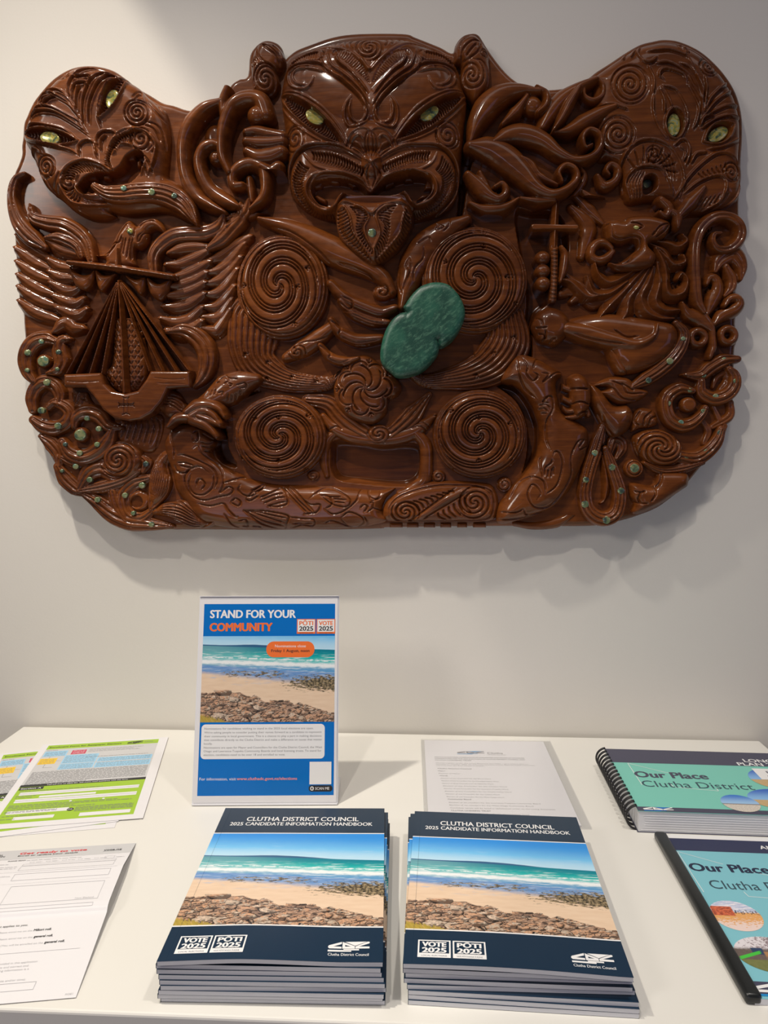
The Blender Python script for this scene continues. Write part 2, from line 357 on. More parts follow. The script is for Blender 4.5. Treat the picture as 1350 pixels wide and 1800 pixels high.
def dup(root, label, names=None):
    r = root.copy(); C.objects.link(r); r['label'] = label
    for ch in list(root.children):
        if names and ch.name.split('.')[0] not in names: continue
        c = ch.copy(); C.objects.link(c); c.parent = r
        for gc in list(ch.children):
            d = gc.copy(); C.objects.link(d); d.parent = c
    return r
def wave(v):
    u, q = v[:, 0]/0.21, v[:, 1]/0.297
    v = v.copy(); v[:, 2] += 0.0030*np.sin(np.pi*np.clip(u/0.80, 0, 1))*(1-q)**2*np.clip(1-abs(u-.35), 0, 1); return v
def wave_r(v):
    u, q = v[:, 0]/0.21, v[:, 1]/0.297
    v = v.copy(); v[:, 2] += 0.0022*np.sin(np.pi*np.clip(u/0.95, 0, 1))*(1-q)**2-0.0015*u*(1-q)**2+0.0015*(1-q)**2; return v
ORD = ['bottom', 'second from the bottom', 'third from the bottom', 'fourth from the bottom', 'fifth from the bottom', 'fourth from the top', 'third from the top', 'second from the top']
KEEP = ['page_block', 'cover', 'cover_photo', 'cover_rule']
rnd = random.Random(11)
def stack(side, n, org, ang, warp, offs):
    grp = 'handbooks in the %s stack' % side; flat = make_handbook('flat', grp, None)
    top = make_handbook('navy council handbook with beach cover lying on top of the %s stack' % side, grp, warp)
    names = {9: ORD, 8: ORD[:4]+ORD[5:]}[n]
    for i in range(n-1):
        lab = 'navy handbook with grey page edges, %s in the %s stack' % (names[i], side)
        b = flat if i == 0 else dup(flat, lab, KEEP)
        b['label'] = lab; dx, dy, da = offs[i]
        b.location = (org[0]+dx/1000, org[1]+dy/1000, DESK+0.0002+i*(T+0.06)/1000); b.rotation_euler = (0, 0, math.radians(ang+da))
    top.location = (org[0], org[1], DESK+0.0002+((n-1)*(T+0.06)+0.1)/1000); top.rotation_euler = (0, 0, math.radians(ang))
stack('left', 9, (-0.2440, 0.6460), 2.6, wave, [(2, 2, -.9), (0, 0, -.7), (1, -1, -1.2), (3, -1, -.4), (2, 0, -1.0), (1, 1, -.8), (-1, 2, -.9), (-2, 3, -1.3)])
stack('right', 8, (-0.0160, 0.6590), -1.6, wave_r, [(5, -3, -.2), (5, -2, -.5), (5, -2, .2), (4, -1, 2.4), (1, 1, 1.2), (2, 2, 2.0), (0, 2, 1.1)])

# ------------------------------------------------------------------ poster in a slanted acrylic holder
m_acr = new_mat('clear_acrylic', (0.05, 0.05, 0.05), 0.03, Alpha=0.03); m_acre = new_mat('acrylic_edge', (0.80, 0.80, 0.84), 0.15)
po = thing('poster_stand', 'upright blue STAND FOR YOUR COMMUNITY poster in a clear slanted holder', 'poster stand', (-0.329, 1.029, DESK+0.0026))
TI = 75; po.rotation_euler = (math.radians(TI), 0, math.radians(3.7))
cb, sb = math.cos(math.radians(TI)), math.sin(math.radians(TI))
def lfoot(y, z): return (y*cb+z*sb, -y*sb+z*cb)       # level offsets (back, up) in the tilted frame
bm = bmesh.new(); box(bm, -0.001, 0.209, -0.001, 0.2985, 0.0009, 0.0022, 0.0004, 1); bm_obj('clear_front', bm, m_acr, po)
bm = bmesh.new()
box(bm, -0.0015, 0.2095, -0.001, 0.2985, -0.0022, -0.0009, 0.0003, 1)
vs_ = []
for xx in (-0.0015, 0.2095):
    for yy, zz in ((-0.001, 0), (-0.001, 0.0013), (0.085, 0.0013), (0.085, 0)): vs_.append(bm.verts.new((xx, *lfoot(yy, zz-0.001))))
for f in ((0, 1, 2, 3), (4, 5, 6, 7), (0, 1, 5, 4), (1, 2, 6, 5), (2, 3, 7, 6), (3, 0, 4, 7)): bm.faces.new([vs_[i] for i in f])
bm_obj('holder_back', bm, m_acre, po)
bm = bmesh.new(); box(bm, -0.001, 0.209, -0.002, 0.0006, -0.0022, 0.0026, 0.0004, 1); box(bm, -0.001, 0.209, 0.2979, 0.2988, -0.0022, 0.0022, 0.0003, 1); bm_obj('holder_lip', bm, m_acre, po)
sh = bm_obj('poster_sheet', slab(0.5, 207.5, 1, 297, -0.15, 0.15), m_paper, po)
def PI_(k, name, mat, z=.0003, par=None): return k.build(name, mat, par or sh, z)
PI_(Ink().rect(6, 10.9, 203.5, 287), 'blue_panel', i_blue, .00022)
o = picture('beach_photo', sh, 6, 114, 203.5, 239, .00030, 0, 0.0, 1, 0.80)
k = Ink(); k.text('STAND FOR YOUR', 15.8, 266.2, 11.4, 128, bold=.035); PI_(k, 'headline', i_white)
k = Ink(); k.text('COMMUNITY', 15.9, 246.6, 11.6, 93, bold=.045); PI_(k, 'headline', i_orange)['label'] = 'orange second line of the headline'
for x0, t1 in ((146.2, 'PŌTI'), (175.8, 'VOTE')):
    bd = PI_(Ink().rect(x0, 242.2, x0+28, 264.2), 'vote_badge', i_orange, .00036)
    k = Ink(); k.rect(x0+1.2, 245.0, x0+26.8, 263.2); PI_(k, 'badge_card', i_white, .00042)
    k = Ink(); k.text(t1, x0+14, 254.9, 6.0, 20.5, bold=.03, align='c'); PI_(k, 'badge_word', i_orange, .00048)
    k = Ink(); k.text('2025', x0+14, 246.8, 6.3, 20.5, bold=.03, align='c'); k.text({'VOTE': 'LOCAL ELECTIONS', 'PŌTI': 'NGĀ PŌTITANGA Ā-ROHE'}[t1], x0+14, 242.8, 1.4, 20, align='c'); PI_(k, 'badge_year', i_black, .00048)
PI_(Ink().rrect(101, 207.6, 173, 231, 11), 'date_pill', i_orange, .00036)
k = Ink(); k.text('Nominations close', 137, 222.2, 4.0, 46, align='c'); PI_(k, 'pill_text', i_white, .00042)
k = Ink(); k.text('Friday 1 August, noon', 137, 215.3, 4.0, 57, bold=.018, align='c'); PI_(k, 'pill_text', i_black, .00042)['label'] = 'black date line'
PI_(Ink().rrect(8.7, 62, 189.6, 111, 6), 'text_box', i_white, .0003)
k = Ink()
for yy, wd, t in ((103.6, 160, 'Nominations for candidates wishing to stand in the 2025 local elections are open.'), (98.2, 172, "We're asking people to consider putting their names forward as a candidate to represent"),
    (92.8, 172, 'their community in local government. This is a chance to play a part in making decisions'), (87.6, 173, 'that contribute directly to the Clutha District and make a difference on issues that matter'),
    (82.4, 12.5, 'locally.'), (76.8, 173, 'Nominations are open for Mayor and Councillors for the Clutha District Council, the West'), (71.8, 172, 'Otago and Lawrence-Tuapeka Community Boards and local licensing trusts. To stand for'), (66.6, 119, 'election, candidates need to be over 18 and enrolled to vote.')):
    k.text(t, 13, yy, 2.75, wd)
PI_(k, 'body_text', i_grey, .00036)
k = Ink(); k.text('For information, visit', 8.4, 32.3, 3.9, 53); PI_(k, 'web_line', i_white)
k = Ink(); k.text('www.cluthadc.govt.nz/elections', 62.5, 32.5, 3.9, 87.5, bold=.02); PI_(k, 'web_address', i_coral)
PI_(Ink().rect(168, 26, 199.8, 57.5), 'blank_card', i_white)
k = Ink(); k.rrect(167, 15.9, 201.7, 24.7, 4.3); pl = PI_(k, 'scan_pill', i_black)
k = Ink(); k.text('SCAN ME', 176.5, 18.5, 3.6, 20.5, bold=.006); k.rrect(169.4, 17.4, 174.4, 23.2, 2.4); PI_(k, 'scan_text', i_white, .00036)
k = Ink(); k.rrect(170.9, 18.6, 172.9, 22.0, .5); PI_(k, 'phone_mark', i_black, .00042)

# ------------------------------------------------------------------ lime enrolment forms
def enrol_form(label, org, ang, z, full=True):
    f = thing('enrolment_form', label, 'form', (org[0], org[1], z), math.radians(ang), 'lime enrolment forms at the back left')
    bm_obj('sheet', slab(0, 210, 0, 297, 0, 0.35), m_paper, f); Z = .00042
    if not full:
        Ink().rect(14, 12, 196, 128).build('lime_panel', i_green, f, Z); return f
    Ink().rect(10, 268, 195, 290).build('header_band', i_green, f, Z) if 0 else None
    k = Ink(); k.rect(11, 272, 195, 290); k.rect(11, 14, 195, 130); lp = k.build('lime_panel', i_green, f, Z)
    k = Ink(); k.rect(11, 130, 195, 272); k.build('grey_panel', i_lightgrey, f, Z)
    k = Ink(); k.text('Enrolment Form for Ratepayer Electors', 15, 278, 5.0, 118, bold=.015); logo(k, 143, 275.5, 26, 11); k.build('form_title', i_black, f, Z+.0001)
    k = Ink(); k.text('Clutha', 172, 280, 3.6, bold=.01); k.text('DISTRICT COUNCIL', 172, 276.4, 1.6); k.build('council_name', i_grey, f, Z+.0001)
    k = Ink()
    for r in ((13, 241, 50, 263), (50, 208, 104, 242), (106, 207, 193, 224), (106, 184, 193, 204), (50, 185, 104, 206)): k.rect(*r)
    k.build('blue_box', i_sky, f, Z+.0001)
    Ink().rect(13, 210, 40, 233).build('yellow_box', i_yellow, f, Z+.0001)
    Ink().rect(57, 245, 80, 262).build('crimson_box', i_crim, f, Z+.0001)
    k = Ink(); r = random.Random(3)
    k.text('Start here', 14, 265, 3.0)
    for yy in np.arange(243.5, 261, 3.6): k.fine(15, yy, 33, 1.1, r)
    for yy in np.arange(211, 240, 3.8): k.fine(52, yy, 50, 1.1, r)
    for yy in np.arange(209.5, 222, 3.6): k.fine(108, yy, 83, 1.1, r)
    for yy in np.arange(187, 203, 3.8): k.fine(108, yy, 83, 1.1, r); k.fine(52, yy, 50, 1.1, r)
    for yy in np.arange(135, 181, 3.4): k.fine(15, yy, 177 if yy > 140 else 90, 1.3, r)
    for yy in np.arange(213, 231, 3.8): k.fine(15, yy, 23, 1.1, r)
    for yy in (262, 257, 252, 229): k.fine(84, yy, r.uniform(70, 105), 1.0, r)
    k.line([(26, 210), (26, 196), (40, 196)], .5); k.line([(40, 221), (48, 221)], .5); k.line([(26, 241), (26, 233)], .5)
    k.build('small_print', i_grey, f, Z+.00018)
    k = Ink(); r2 = random.Random(5)
    for yy in np.arange(248, 260, 3.6): k.fine(59, yy, 19, 1.0, r2)
    k.build('white_print', i_white, f, Z+.00018)
    bb = Ink().rect(11, 127, 195, 135).build('dark_band', i_black, f, Z+.0001); 
    k = Ink(); k.text('Call toll free on 0800 801 350 if you need assistance with this form', 50, 129.2, 3.2, 118, bold=.01); k.build('band_text', i_white, f, Z+.0002)
    Ink().rect(12.5, 117, 47, 126).build('section_tag', i_black, f, Z+.0001)
    k = Ink(); k.text('Section A', 15, 119.4, 4.4, 29, bold=.02); k.build('section_text', i_white, f, Z+.0002)
    k = Ink()
    for rr in ((18, 99, 189, 109), (49, 88, 129, 94), (18, 75, 189, 86), (32, 22, 86, 31), (120, 20, 189, 30), (18, 40, 101, 50)): k.rect(*rr)
    for cx in (98, 144): k.disc(cx, 70, 2)
    k.build('answer_box', m_paper, f, Z+.0001)
    k = Ink(); r = random.Random(9)
    for yy, w_ in ((112, 120), (96, 28), (91, 25), (66, 150), (62, 170), (58, 90), (53, 120), (47, 70), (44, 70), (34, 60), (25, 20)): k.fine(15, yy, w_, 1.4, r)
    for yy in (48, 45, 42, 39, 36): k.fine(110, yy, 80, 1.2, r)
    k.line([(18, 104), (189, 104)], .5); k.line([(18, 80.5), (189, 80.5)], .5)
    k.build('form_print', i_grey, f, Z+.00022)
    od = Ink().disc(104, 43, 4.6).build('or_disc', i_black, f, Z+.0002); Ink().text('OR', 104, 41.3, 3.2, align='c', bold=.01).build('or_text', i_white, f, Z+.0003)
    return f
def from_br(bx, by, ang):
    a = math.radians(ang); return (bx-.21*math.cos(a), by-.21*math.sin(a))
enrol_form('lime edged sheet at the bottom of the enrolment forms, only its front edge showing', from_br(-.416, .961, 12.5), 12.5, DESK+.0002, False)
enrol_form('lime enrolment form lying turned under the top one at the left edge', from_br(-.417, .977, 19.0), 19.0, DESK+.0009)
enrol_form('top lime enrolment form with blue boxes and Section A in the back left', from_br(-.386, .986, 12.3), 12.3, DESK+.0016)

# ------------------------------------------------------------------ folded voting leaflet
A = math.radians(10.0); ox, oy = -.318-.21*math.cos(A), .649-.21*math.sin(A)
lf = thing('voting_leaflet', 'white Get ready to vote leaflet folded in three at the front left', 'leaflet', (ox, oy, DESK+.0003), A)
_ps = [(0, .0), (.06, .0035), (.125, .009), (.1548, .0125), (.1552, .0130), (.1565, .0165), (.160, .0180), (.175, .0168), (.215, .0100), (.250, .0045), (.280, .0006), (.300, .0)]
_py, _pz = zip(*_ps)
def fold(v):
    v = v.copy(); s_ = v[:, 1]; z_ = np.interp(s_, [0, .05, .118, .122, .126, .134, .150, .205, .2785], [.0006, .003, .0065, .0072, .0108, .0125, .0128, .0125, .0004])
    v[:, 2] += z_; return v
bm_obj('sheet', slab(-5, 205, 0, 278.5, 0, .3, fold, 6, 120), m_paper, lf)
def LI(k, name, mat, z): return k.build(name, mat, lf, z, fold)
k = Ink()
for q in np.arange(0, 32, 4.0): k.rect(-5, 246+q, 205, 250+q)
LI(k, 'grey_header', i_lightgrey, .0004)
k = Ink(); k.text('Get ready to vote', 66, 262, 6.6, 81, bold=.03); LI(k, 'red_title', i_red, .0006)
k = Ink(); k.text('Enrol or update your details', 66, 255.4, 3.6, 72, bold=.015); k.text('vote.nz', 169.4, 257, 5.0, 22, bold=.02); k.text('ELECTORAL', 18, 262, 3.6, bold=.02); k.text('COMMISSION', 18, 256.5, 3.6, bold=.02); k.text('that applies to you.', 126.6, 108, 3.0, align='r')
k.text('Māori roll.', 135.5, 98.6, 3.2, 18, bold=.02); k.text('general roll.', 138.8, 88.3, 3.2, 19, bold=.02); k.text('general roll.', 152.5, 78.3, 3.2, 20, bold=.02); k.rect(169, 255, 191.5, 255.4)
k.text('PLEASE READ', 60, 240, 2.4, bold=.02); LI(k, 'black_text', i_black, .0006)
k = Ink(); k.text('Also enrol online at', 169, 265, 2.2, 21); LI(k, 'online_note', i_pale, .0006); k = Ink()
for t, xr, yy in (('Please enrol me on the', 134, 98.6), ('Please enrol me on the', 137.5, 88.3), ('(You will be enrolled on the', 151, 78.3), ('provided in this application', 154, 51.5), ('true and correct and', 147, 46.4), ('including information is a', 149, 41.8)): k.text(t, xr, yy, 2.5, align='r')
LI(k, 'roll_text', i_pale, .0006); k = Ink(); k.text('(Date and/or time)', 150, 27.8, 2.5, align='r'); LI(k, 'date_text', i_pale, .0006); k = Ink(); k.text('ROE1', 201, 3.6, 2.2, align='r'); LI(k, 'form_code', i_pale, .0006); k = Ink(); k.text('New Zealand', 166, 141, 2.4, 20); LI(k, 'country_text', i_pale, .0006); k = Ink(); k.text('Residential address', 78, 195, 2.7, align='r'); k.text('NZ', 72, 172, 2.7, align='r'); k.text('address', 76, 167, 2.7, align='r'); LI(k, 'address_label', i_pale, .0006); k = Ink()
r = random.Random(21); k.fine(82, 239.6, 66, 1.3, r); k.fine(50, 230, 14, 1.2, r); k.fine(52, 221, 25, 1.2, r); k.fine(52, 216, 25, 1.2, r)
for i in range(5): k.frame(88+i*19, 232.0, 93+i*19, 235.0, .35); k.fine(95+i*19, 232.8, 8, 1.0, r)
k.frame(176, 231, 188, 238, .4); k.fine(190, 233, 10, 1.0, r)
LI(k, 'grey_text', i_pale, .0006)
k = Ink(); k.frame(82, 223, 192, 228.5, .45); k.frame(82, 209, 192, 222, .45); k.frame(82, 186, 192, 200, .5); k.frame(87, 139, 191, 174, .5); k.frame(84, 128.0, 188, 133, .4); k.rect(112, 66.8, 191, 67.2); k.frame(112, 14.5, 162, 25, .5); k.rect(-5, 204, 198, 204.3); k.rect(60, 179, 196, 179.2)
LI(k, 'form_box', i_pale, .0006)

# ------------------------------------------------------------------ notice in a clear sleeve
m_slv = new_mat('clear_plastic_sleeve', (0.5, 0.5, 0.52), 0.10, Alpha=0.09)
sv = thing('plastic_sleeve', 'clear plastic sleeve holding printed election notices behind the right stack', 'document sleeve', (.0130, .9880, DESK+.0003), math.radians(1.0))
pap = bm_obj('notice_papers', slab(-2, 206, 4, 296, .2, 2.0), m_paper, sv)
bm = merge(slab(-8, 219, -3, 303, 2.25, 2.4), slab(-8, 219, -3, 303, 0, .12)); bm_obj('sleeve_film', bm, m_slv, sv)
def SI(k, n, m): return k.build(n, m, pap, .00206)
k, ka = Ink(), Ink(); logo(k, 52, 237, 46, 14, ka); SI(k, 'council_logo', i_grey); ka.build('logo_accent', new_mat('mid_blue_ink', (0.12, 0.33, 0.6), .4), pap, .00204)
k = Ink(); k.text('Clutha', 103, 240, 6.5, 26, bold=.01); k.text('DISTRICT COUNCIL', 103, 234.8, 2.6, 31)
k.text('NOTICE OF ELECTION: NOMINATION OF CANDIDATES AND FILLING OF VACANCIES', 14, 222.5, 2.9, 148, bold=.02); k.text('NOMINATIONS FOR THE 2025 ELECTIONS OF CLUTHA DISTRICT COUNCIL AND', 14, 216.3, 2.9, 148, bold=.02); k.text('CLUTHA LICENSING TRUST', 14, 210.3, 2.9, 60, bold=.02)
k.text('Clutha District Council', 17, 178, 3.2, 54, bold=.02); k.text('Mayor', 17.5, 169, 3.2, bold=.015); k.text('Wards', 19, 151.5, 3.2, bold=.015); k.text('Community Board', 28, 73, 3.4, 34, bold=.02); k.text('CLUTHA LICENSING TRUST', 31, 38.5, 3.4, 56, bold=.02)
SI(k, 'bold_print', i_grey)
k = Ink(); k.text('Notice is given under the Local Electoral Act 2001. I give notice that on', 15, 199.5, 2.6, 150); k.text('Saturday 11 October 2025 the following vacancies will be filled by postal vote under', 15, 194.6, 2.6, 160); k.text('the First Past the Post electoral system.', 15, 189.6, 2.6, 78)
k.text('Election of Mayor', 18, 160, 3.0, 34)
wards = [('one Councillor for the Bruce Ward', 90), ('two Councillors for the Kaitangata-Matau Ward', 102), ('three Councillors for the Balclutha Ward', 90), ('one Councillor for the Clinton Ward', 112), ('one Councillor for the Lawrence-Tuapeka Ward', 112), ('two Councillors for the Clutha Valley Ward', 115), ('one Councillor for the Catlins Ward', 92), ('one Councillor for the West Otago Ward', 98)]
for i, (t, ww) in enumerate(wards): k.text('Election of '+t, 20.5+i*.9, 142.5-8.8*i, 3.0, ww*.86)
k.text('Election of six members for the Lawrence-Tuapeka Community Board', 29, 63, 3.0, 132); k.text('Election of six members for the West Otago Community Board', 29.5, 55, 3.0, 120); k.text('Candidate names will be listed in alphabetical order on the voting documents.', 30, 46.5, 3.0, 150)
k.text('Election of six members for the Clutha Licensing Trust', 32, 30, 3.0, 108); k.text('Candidate names will be listed in alphabetical order on the voting documents.', 33, 20, 3.0, 145)
SI(k, 'notice_print', i_grey)

# ------------------------------------------------------------------ spiral-bound plan
i_mint = ink('mint_ink', (0.20, 0.60, 0.50), .42); i_dark = ink('slate_ink', (0.055, 0.055, 0.10), .4); i_ink2 = ink('deep_teal_ink', (0.03, 0.07, 0.10)); m_wire = new_mat('black_wire', (0.012, 0.012, 0.014), .35)
m_sky = new_mat('round_landscape_photo', (.2, .4, .8), .4); g = NG(m_sky); u, v = g.uv()
g.color(g.mix(g.step(v, .43, .46), g.mix(g.noise(g.vec(u*4, v*16), 4.0), (0.40, 0.26, 0.10), (0.75, 0.55, 0.30)), g.mix(g.step(v, .45, 1.0), (0.25, 0.50, 0.85), (0.02, 0.12, 0.55))))
m_shore = new_mat('round_shore_photo', (.2, .4, .8), .4); g = NG(m_shore); u, v = g.uv()
lowc = g.mix(g.step(g.noise(g.vec(u*6, v*14), 5.0), .45, .6), (0.55, 0.50, 0.44), (0.80, 0.74, 0.66))
g.color(g.mix(g.step(v, .40, .44), lowc, g.mix(g.step(v, .42, .5), (0.20, 0.12, 0.08), g.mix(g.step(v, .45, 1.0), (0.35, 0.58, 0.86), (0.03, 0.18, 0.62)))))
m_sail = new_mat('round_hut_photo', (.8, .6, .5), .4); g = NG(m_sail); u, v = g.uv()
n_ = g.noise(g.vec(u*5, v*9), 3.0, 5.0)
gnd = g.mix(g.step(n_+(v-.35)*.8, .42, .50), (0.86, 0.68, 0.62), (0.80, 0.40, 0.13))
hut = g.step((u-.28).abs(), .23, .20)*g.step((v-.64).abs(), .17, .14)
tree = g.step(g.noise(g.vec(u*9, v*7), 3.0, 4.0), .50, .58)*g.step((v-.62).abs(), .09, .05)
skyc = g.mix(g.step(g.noise(g.vec(u*2, v*8), 3.0), .45, .6), (0.50, 0.56, 0.75), (0.86, 0.84, 0.90))
c_ = g.mix(g.step(v, .58, .63), gnd, skyc); c_ = g.mix(tree, c_, (0.06, 0.05, 0.06)); g.color(g.mix(hut, c_, g.mix(g.step(n_, .4, .6), (0.35, 0.06, 0.03), (0.75, 0.17, 0.07))))
m_park = new_mat('round_playground_photo', (.3, .4, .2), .4); g = NG(m_park); u, v = g.uv()
n_ = g.noise(g.vec(u*6, v*6), 3.0, 6.0, .7)
c_ = g.mix(g.step(v+(n_-.5)*.15, .60, .70), g.mix(n_, (0.06, 0.05, 0.05), (0.22, 0.16, 0.13)), g.mix(g.step(n_+u*.25, .58, .70), (0.78, 0.74, 0.78), (0.25, 0.18, 0.20)))
c_ = g.mix(g.step(v, .36, .33), c_, g.mix(n_, (0.10, 0.13, 0.03), (0.26, 0.26, 0.09)))
slide = g.step((v-.44-(u-.15)*.55).abs(), .045, .035)*g.step(u, .02, .04)*g.step(u, .38, .34)
tow = g.step((u-.33).abs(), .09, .07)*g.step((v-.58).abs(), .10, .08); wd_ = g.step((u-.52).abs(), .13, .10)*g.step((v-.46).abs(), .12, .10)*g.step(g.voro(g.vec(u*9, v*4), 2.0, 'DISTANCE_TO_EDGE'), .25, .15)
c_ = g.mix(tow, c_, (0.02, 0.05, 0.12)); c_ = g.mix(wd_, c_, (0.42, 0.22, 0.09)); g.color(g.mix(slide, c_, (0.06, 0.55, 0.05)))
def round_photo(name, par, cx, cy, rx, ry, z, mat, clip=None, lift=0):
    n = 48; me = bpy.data.meshes.new(name); v = []; uv = []
    for i in range(n):
        a = 2*math.pi*i/n; xx, yy = cx+rx*math.cos(a), cy+ry*math.sin(a)
        if clip is not None: xx = max(xx, clip)
        v.append((xx/1000, yy/1000, z)); uv.append(((xx-cx)/(2*rx)+.5, (yy-cy)/(2*ry)+.5))
    me.from_pydata(v, [], [list(range(n))]); ul = me.uv_layers.new(name='UVMap')
    for l in me.loops: ul.data[l.index].uv = uv[l.vertex_index]
    return link(name, me, mat, par)
sp = thing('spiral_bound_plan', 'thick mint green Our Place plan with black spiral binding at the back right', 'bound document', (.2925, .9860, DESK+.0003), math.radians(-1.2))
H_ = 30.0
def lean(v):
    v = v.copy(); v[:, 0] += (0.012*np.sin(np.pi*np.clip(v[:, 2]/.030, 0, 1)))*np.clip(1-v[:, 0]/.05, 0, 1)*.7; return v
bm_obj('page_block', slab(0, 297, 0, 205, .6, H_-.9, lean, 24, 2), m_pages, sp)
def multi_level():
    out = []
    for q in range(1, 9): out.append(slab(.5, 297.2, -.5, 205, q*3.3, q*3.3+.12, lean, 24, 1))
    return merge(*out)
bm_obj('divider_sheet', multi_level(), m_paper, sp)
cv = bm_obj('front_cover', slab(-1, 297.5, -1, 207, H_-.7, H_, None), i_mint, sp); bm_obj('back_cover', slab(-1, 297.5, -1, 207, 0, .6), i_dark, sp)
Z = H_/1000
def CI(k, n, m, z=.0001): return k.build(n, m, cv, Z+z)
k = Ink(); k.rect(-1, 155, 297.5, 207); k.rect(-1, -1, 297.5, 11); CI(k, 'dark_band', i_dark)
k = Ink(); k.text('Our Place', 24, 104, 19.5, 104, bold=.03); CI(k, 'cover_title', i_dark, .0002)
k = Ink(); k.text('Clutha District', 26, 73, 19.5, 156); CI(k, 'cover_subtitle', i_ink2, .0002)
k = Ink(); k.text('LONG TERM', 205, 170, 11, bold=.02); k.text('PLAN 2024-34', 191, 156.5, 11, bold=.02); CI(k, 'band_title', i_white, .0002)
k = Ink(); k.line([(25, 78), (23, 153), (72, 122.5), (78, 122.5)], .9); k.line([(67, 84), (69, 74), (128, 66), (128, 74)], .9); CI(k, 'white_outline', i_white, .00015)
round_photo('round_photo', cv, 222, 112, 33, 33, Z+.0003, m_sky); round_photo('round_photo', cv, 205, 46, 44, 31, Z+.00035, m_sky); round_photo('round_photo', cv, 144, 30, 25, 25, Z+.0004, m_shore)
k = Ink(); k.rect(205, 108, 290, 146); CI(k, 'white_sticker', i_white, .0005); k = Ink(); k.text('PUBLIC COPY', 222, 130, 7, bold=.02); k.text('please do not remove', 218, 118, 5.5); CI(k, 'sticker_text', i_dark, .0006)
k, ka = Ink(), Ink(); logo(k, 7, -1, 40, 12, ka); CI(k, 'council_logo', i_white, .0003); CI(ka, 'logo_accent', i_blue, .0003)
def tube(path, r, n=8, closed=False):
    bm = bmesh.new(); rings = []; path = [Vector(p) for p in path]; N = len(path)
    for i, p in enumerate(path):
        t = (path[(i+1) % N if closed else min(i+1, N-1)]-path[(i-1) % N if closed else max(i-1, 0)]).normalized()
        a = t.orthogonal().normalized() if i == 0 else (a - t*a.dot(t)).normalized(); b = t.cross(a)
        rings.append([bm.verts.new(p+(a*math.cos(2*math.pi*k/n)+b*math.sin(2*math.pi*k/n))*r) for k in range(n)])
    for i in range(N if closed else N-1):
        q0, q1 = rings[i], rings[(i+1) % N]
        for k in range(n): bm.faces.new([q0[k], q0[(k+1) % n], q1[(k+1) % n], q1[k]])
    if not closed: bm.faces.new(rings[0]); bm.faces.new(rings[-1])
    return bm
first = None
for i in range(17):                                   # every wire loop of the binding
    yy = .006+.193*i/16
    if first is None:
        pts = []
        for q in range(28):
            a = math.radians(100+290*q/27); pts.append((.004+.0165*math.cos(a)*1.0-.002, .004*math.sin(2*math.pi*q/27)*.15, .0168+.0172*math.sin(a)))
        lp = [(x_ if 1 else 0, y_, z_) for x_, y_, z_ in pts]
        bm = tube(lp, .0011, 8); t2 = tube([(x_, y_+.0032, z_) for x_, y_, z_ in lp], .0011, 8); first = bm_obj('binding_wire', merge(bm, t2), m_wire, sp, True); first.location = (0, yy, 0)
    else:
        c = first.copy(); C.objects.link(c); c.location = (0, yy, 0)

# ------------------------------------------------------------------ report with a slide binder
i_aqua = ink('aqua_ink', (0.22, 0.56, 0.65), .42)
rp = thing('annual_report', 'pale blue Our Place report with black slide binder at the front right', 'report', (.3060, .6720, DESK+.0003), math.radians(-1.2))
bm_obj('page_block', slab(5, 210, 0, 297, .1, 6.0), m_pages, rp); fc = bm_obj('front_cover', slab(3, 210.5, 0, 297.2, 6.05, 6.4), i_aqua, rp)
bm = bmesh.new(); box(bm, -.004, .0115, -.001, .2985, 0, .0105, .0035, 3); bm_obj('slide_binder', bm, new_mat('black_plastic', (0.012, 0.014, 0.014), .32), rp, True)
Z = .0064
def RI(k, n, m, z=.0001): return k.build(n, m, fc, Z+z)
k = Ink(); k.rect(11, 258, 210.5, 288); RI(k, 'dark_band', ink('indigo_ink', (0.025, 0.03, 0.085), .35)); k = Ink(); k.rect(11, 288, 210.5, 297.2); RI(k, 'white_margin', i_white)
k = Ink(); k.rect(11, 5, 210.5, 23); RI(k, 'foot_band', i_dark); i_bright = ink('bright_blue_ink', (0.0, 0.25, 0.62), .3)
k = Ink(); k.text('ANNUAL REPORT', 121, 268, 8.2, bold=.02); RI(k, 'band_title', i_white, .0003); k, ka = Ink(), Ink(); logo(k, 2, 3, 72, 18, ka); RI(k, 'council_logo', i_white, .0003); RI(ka, 'logo_accent', i_bright, .0003)
k = Ink(); k.text('Our Place', 17, 212, 16.5, 93, bold=.03); RI(k, 'cover_title', ink('navy_title_ink', (0.012, 0.02, 0.06)), .0002); k = Ink(); k.text('Clutha District', 28, 176, 17, 128); RI(k, 'cover_subtitle', i_ink2, .0002)
k = Ink(); k.line([(16, 168), (13, 255), (60, 229)], .7); k.line([(62, 172), (64, 163), (110, 160)], .7); k.line([(90, 214), (125, 200)], .7); RI(k, 'white_outline', i_white, .00015)
round_photo('round_photo', fc, 36, 126, 27, 27, Z+.0002, m_sail, 11.5); round_photo('round_photo', fc, 47, 63, 36, 28, Z+.00025, m_park, 11.5)
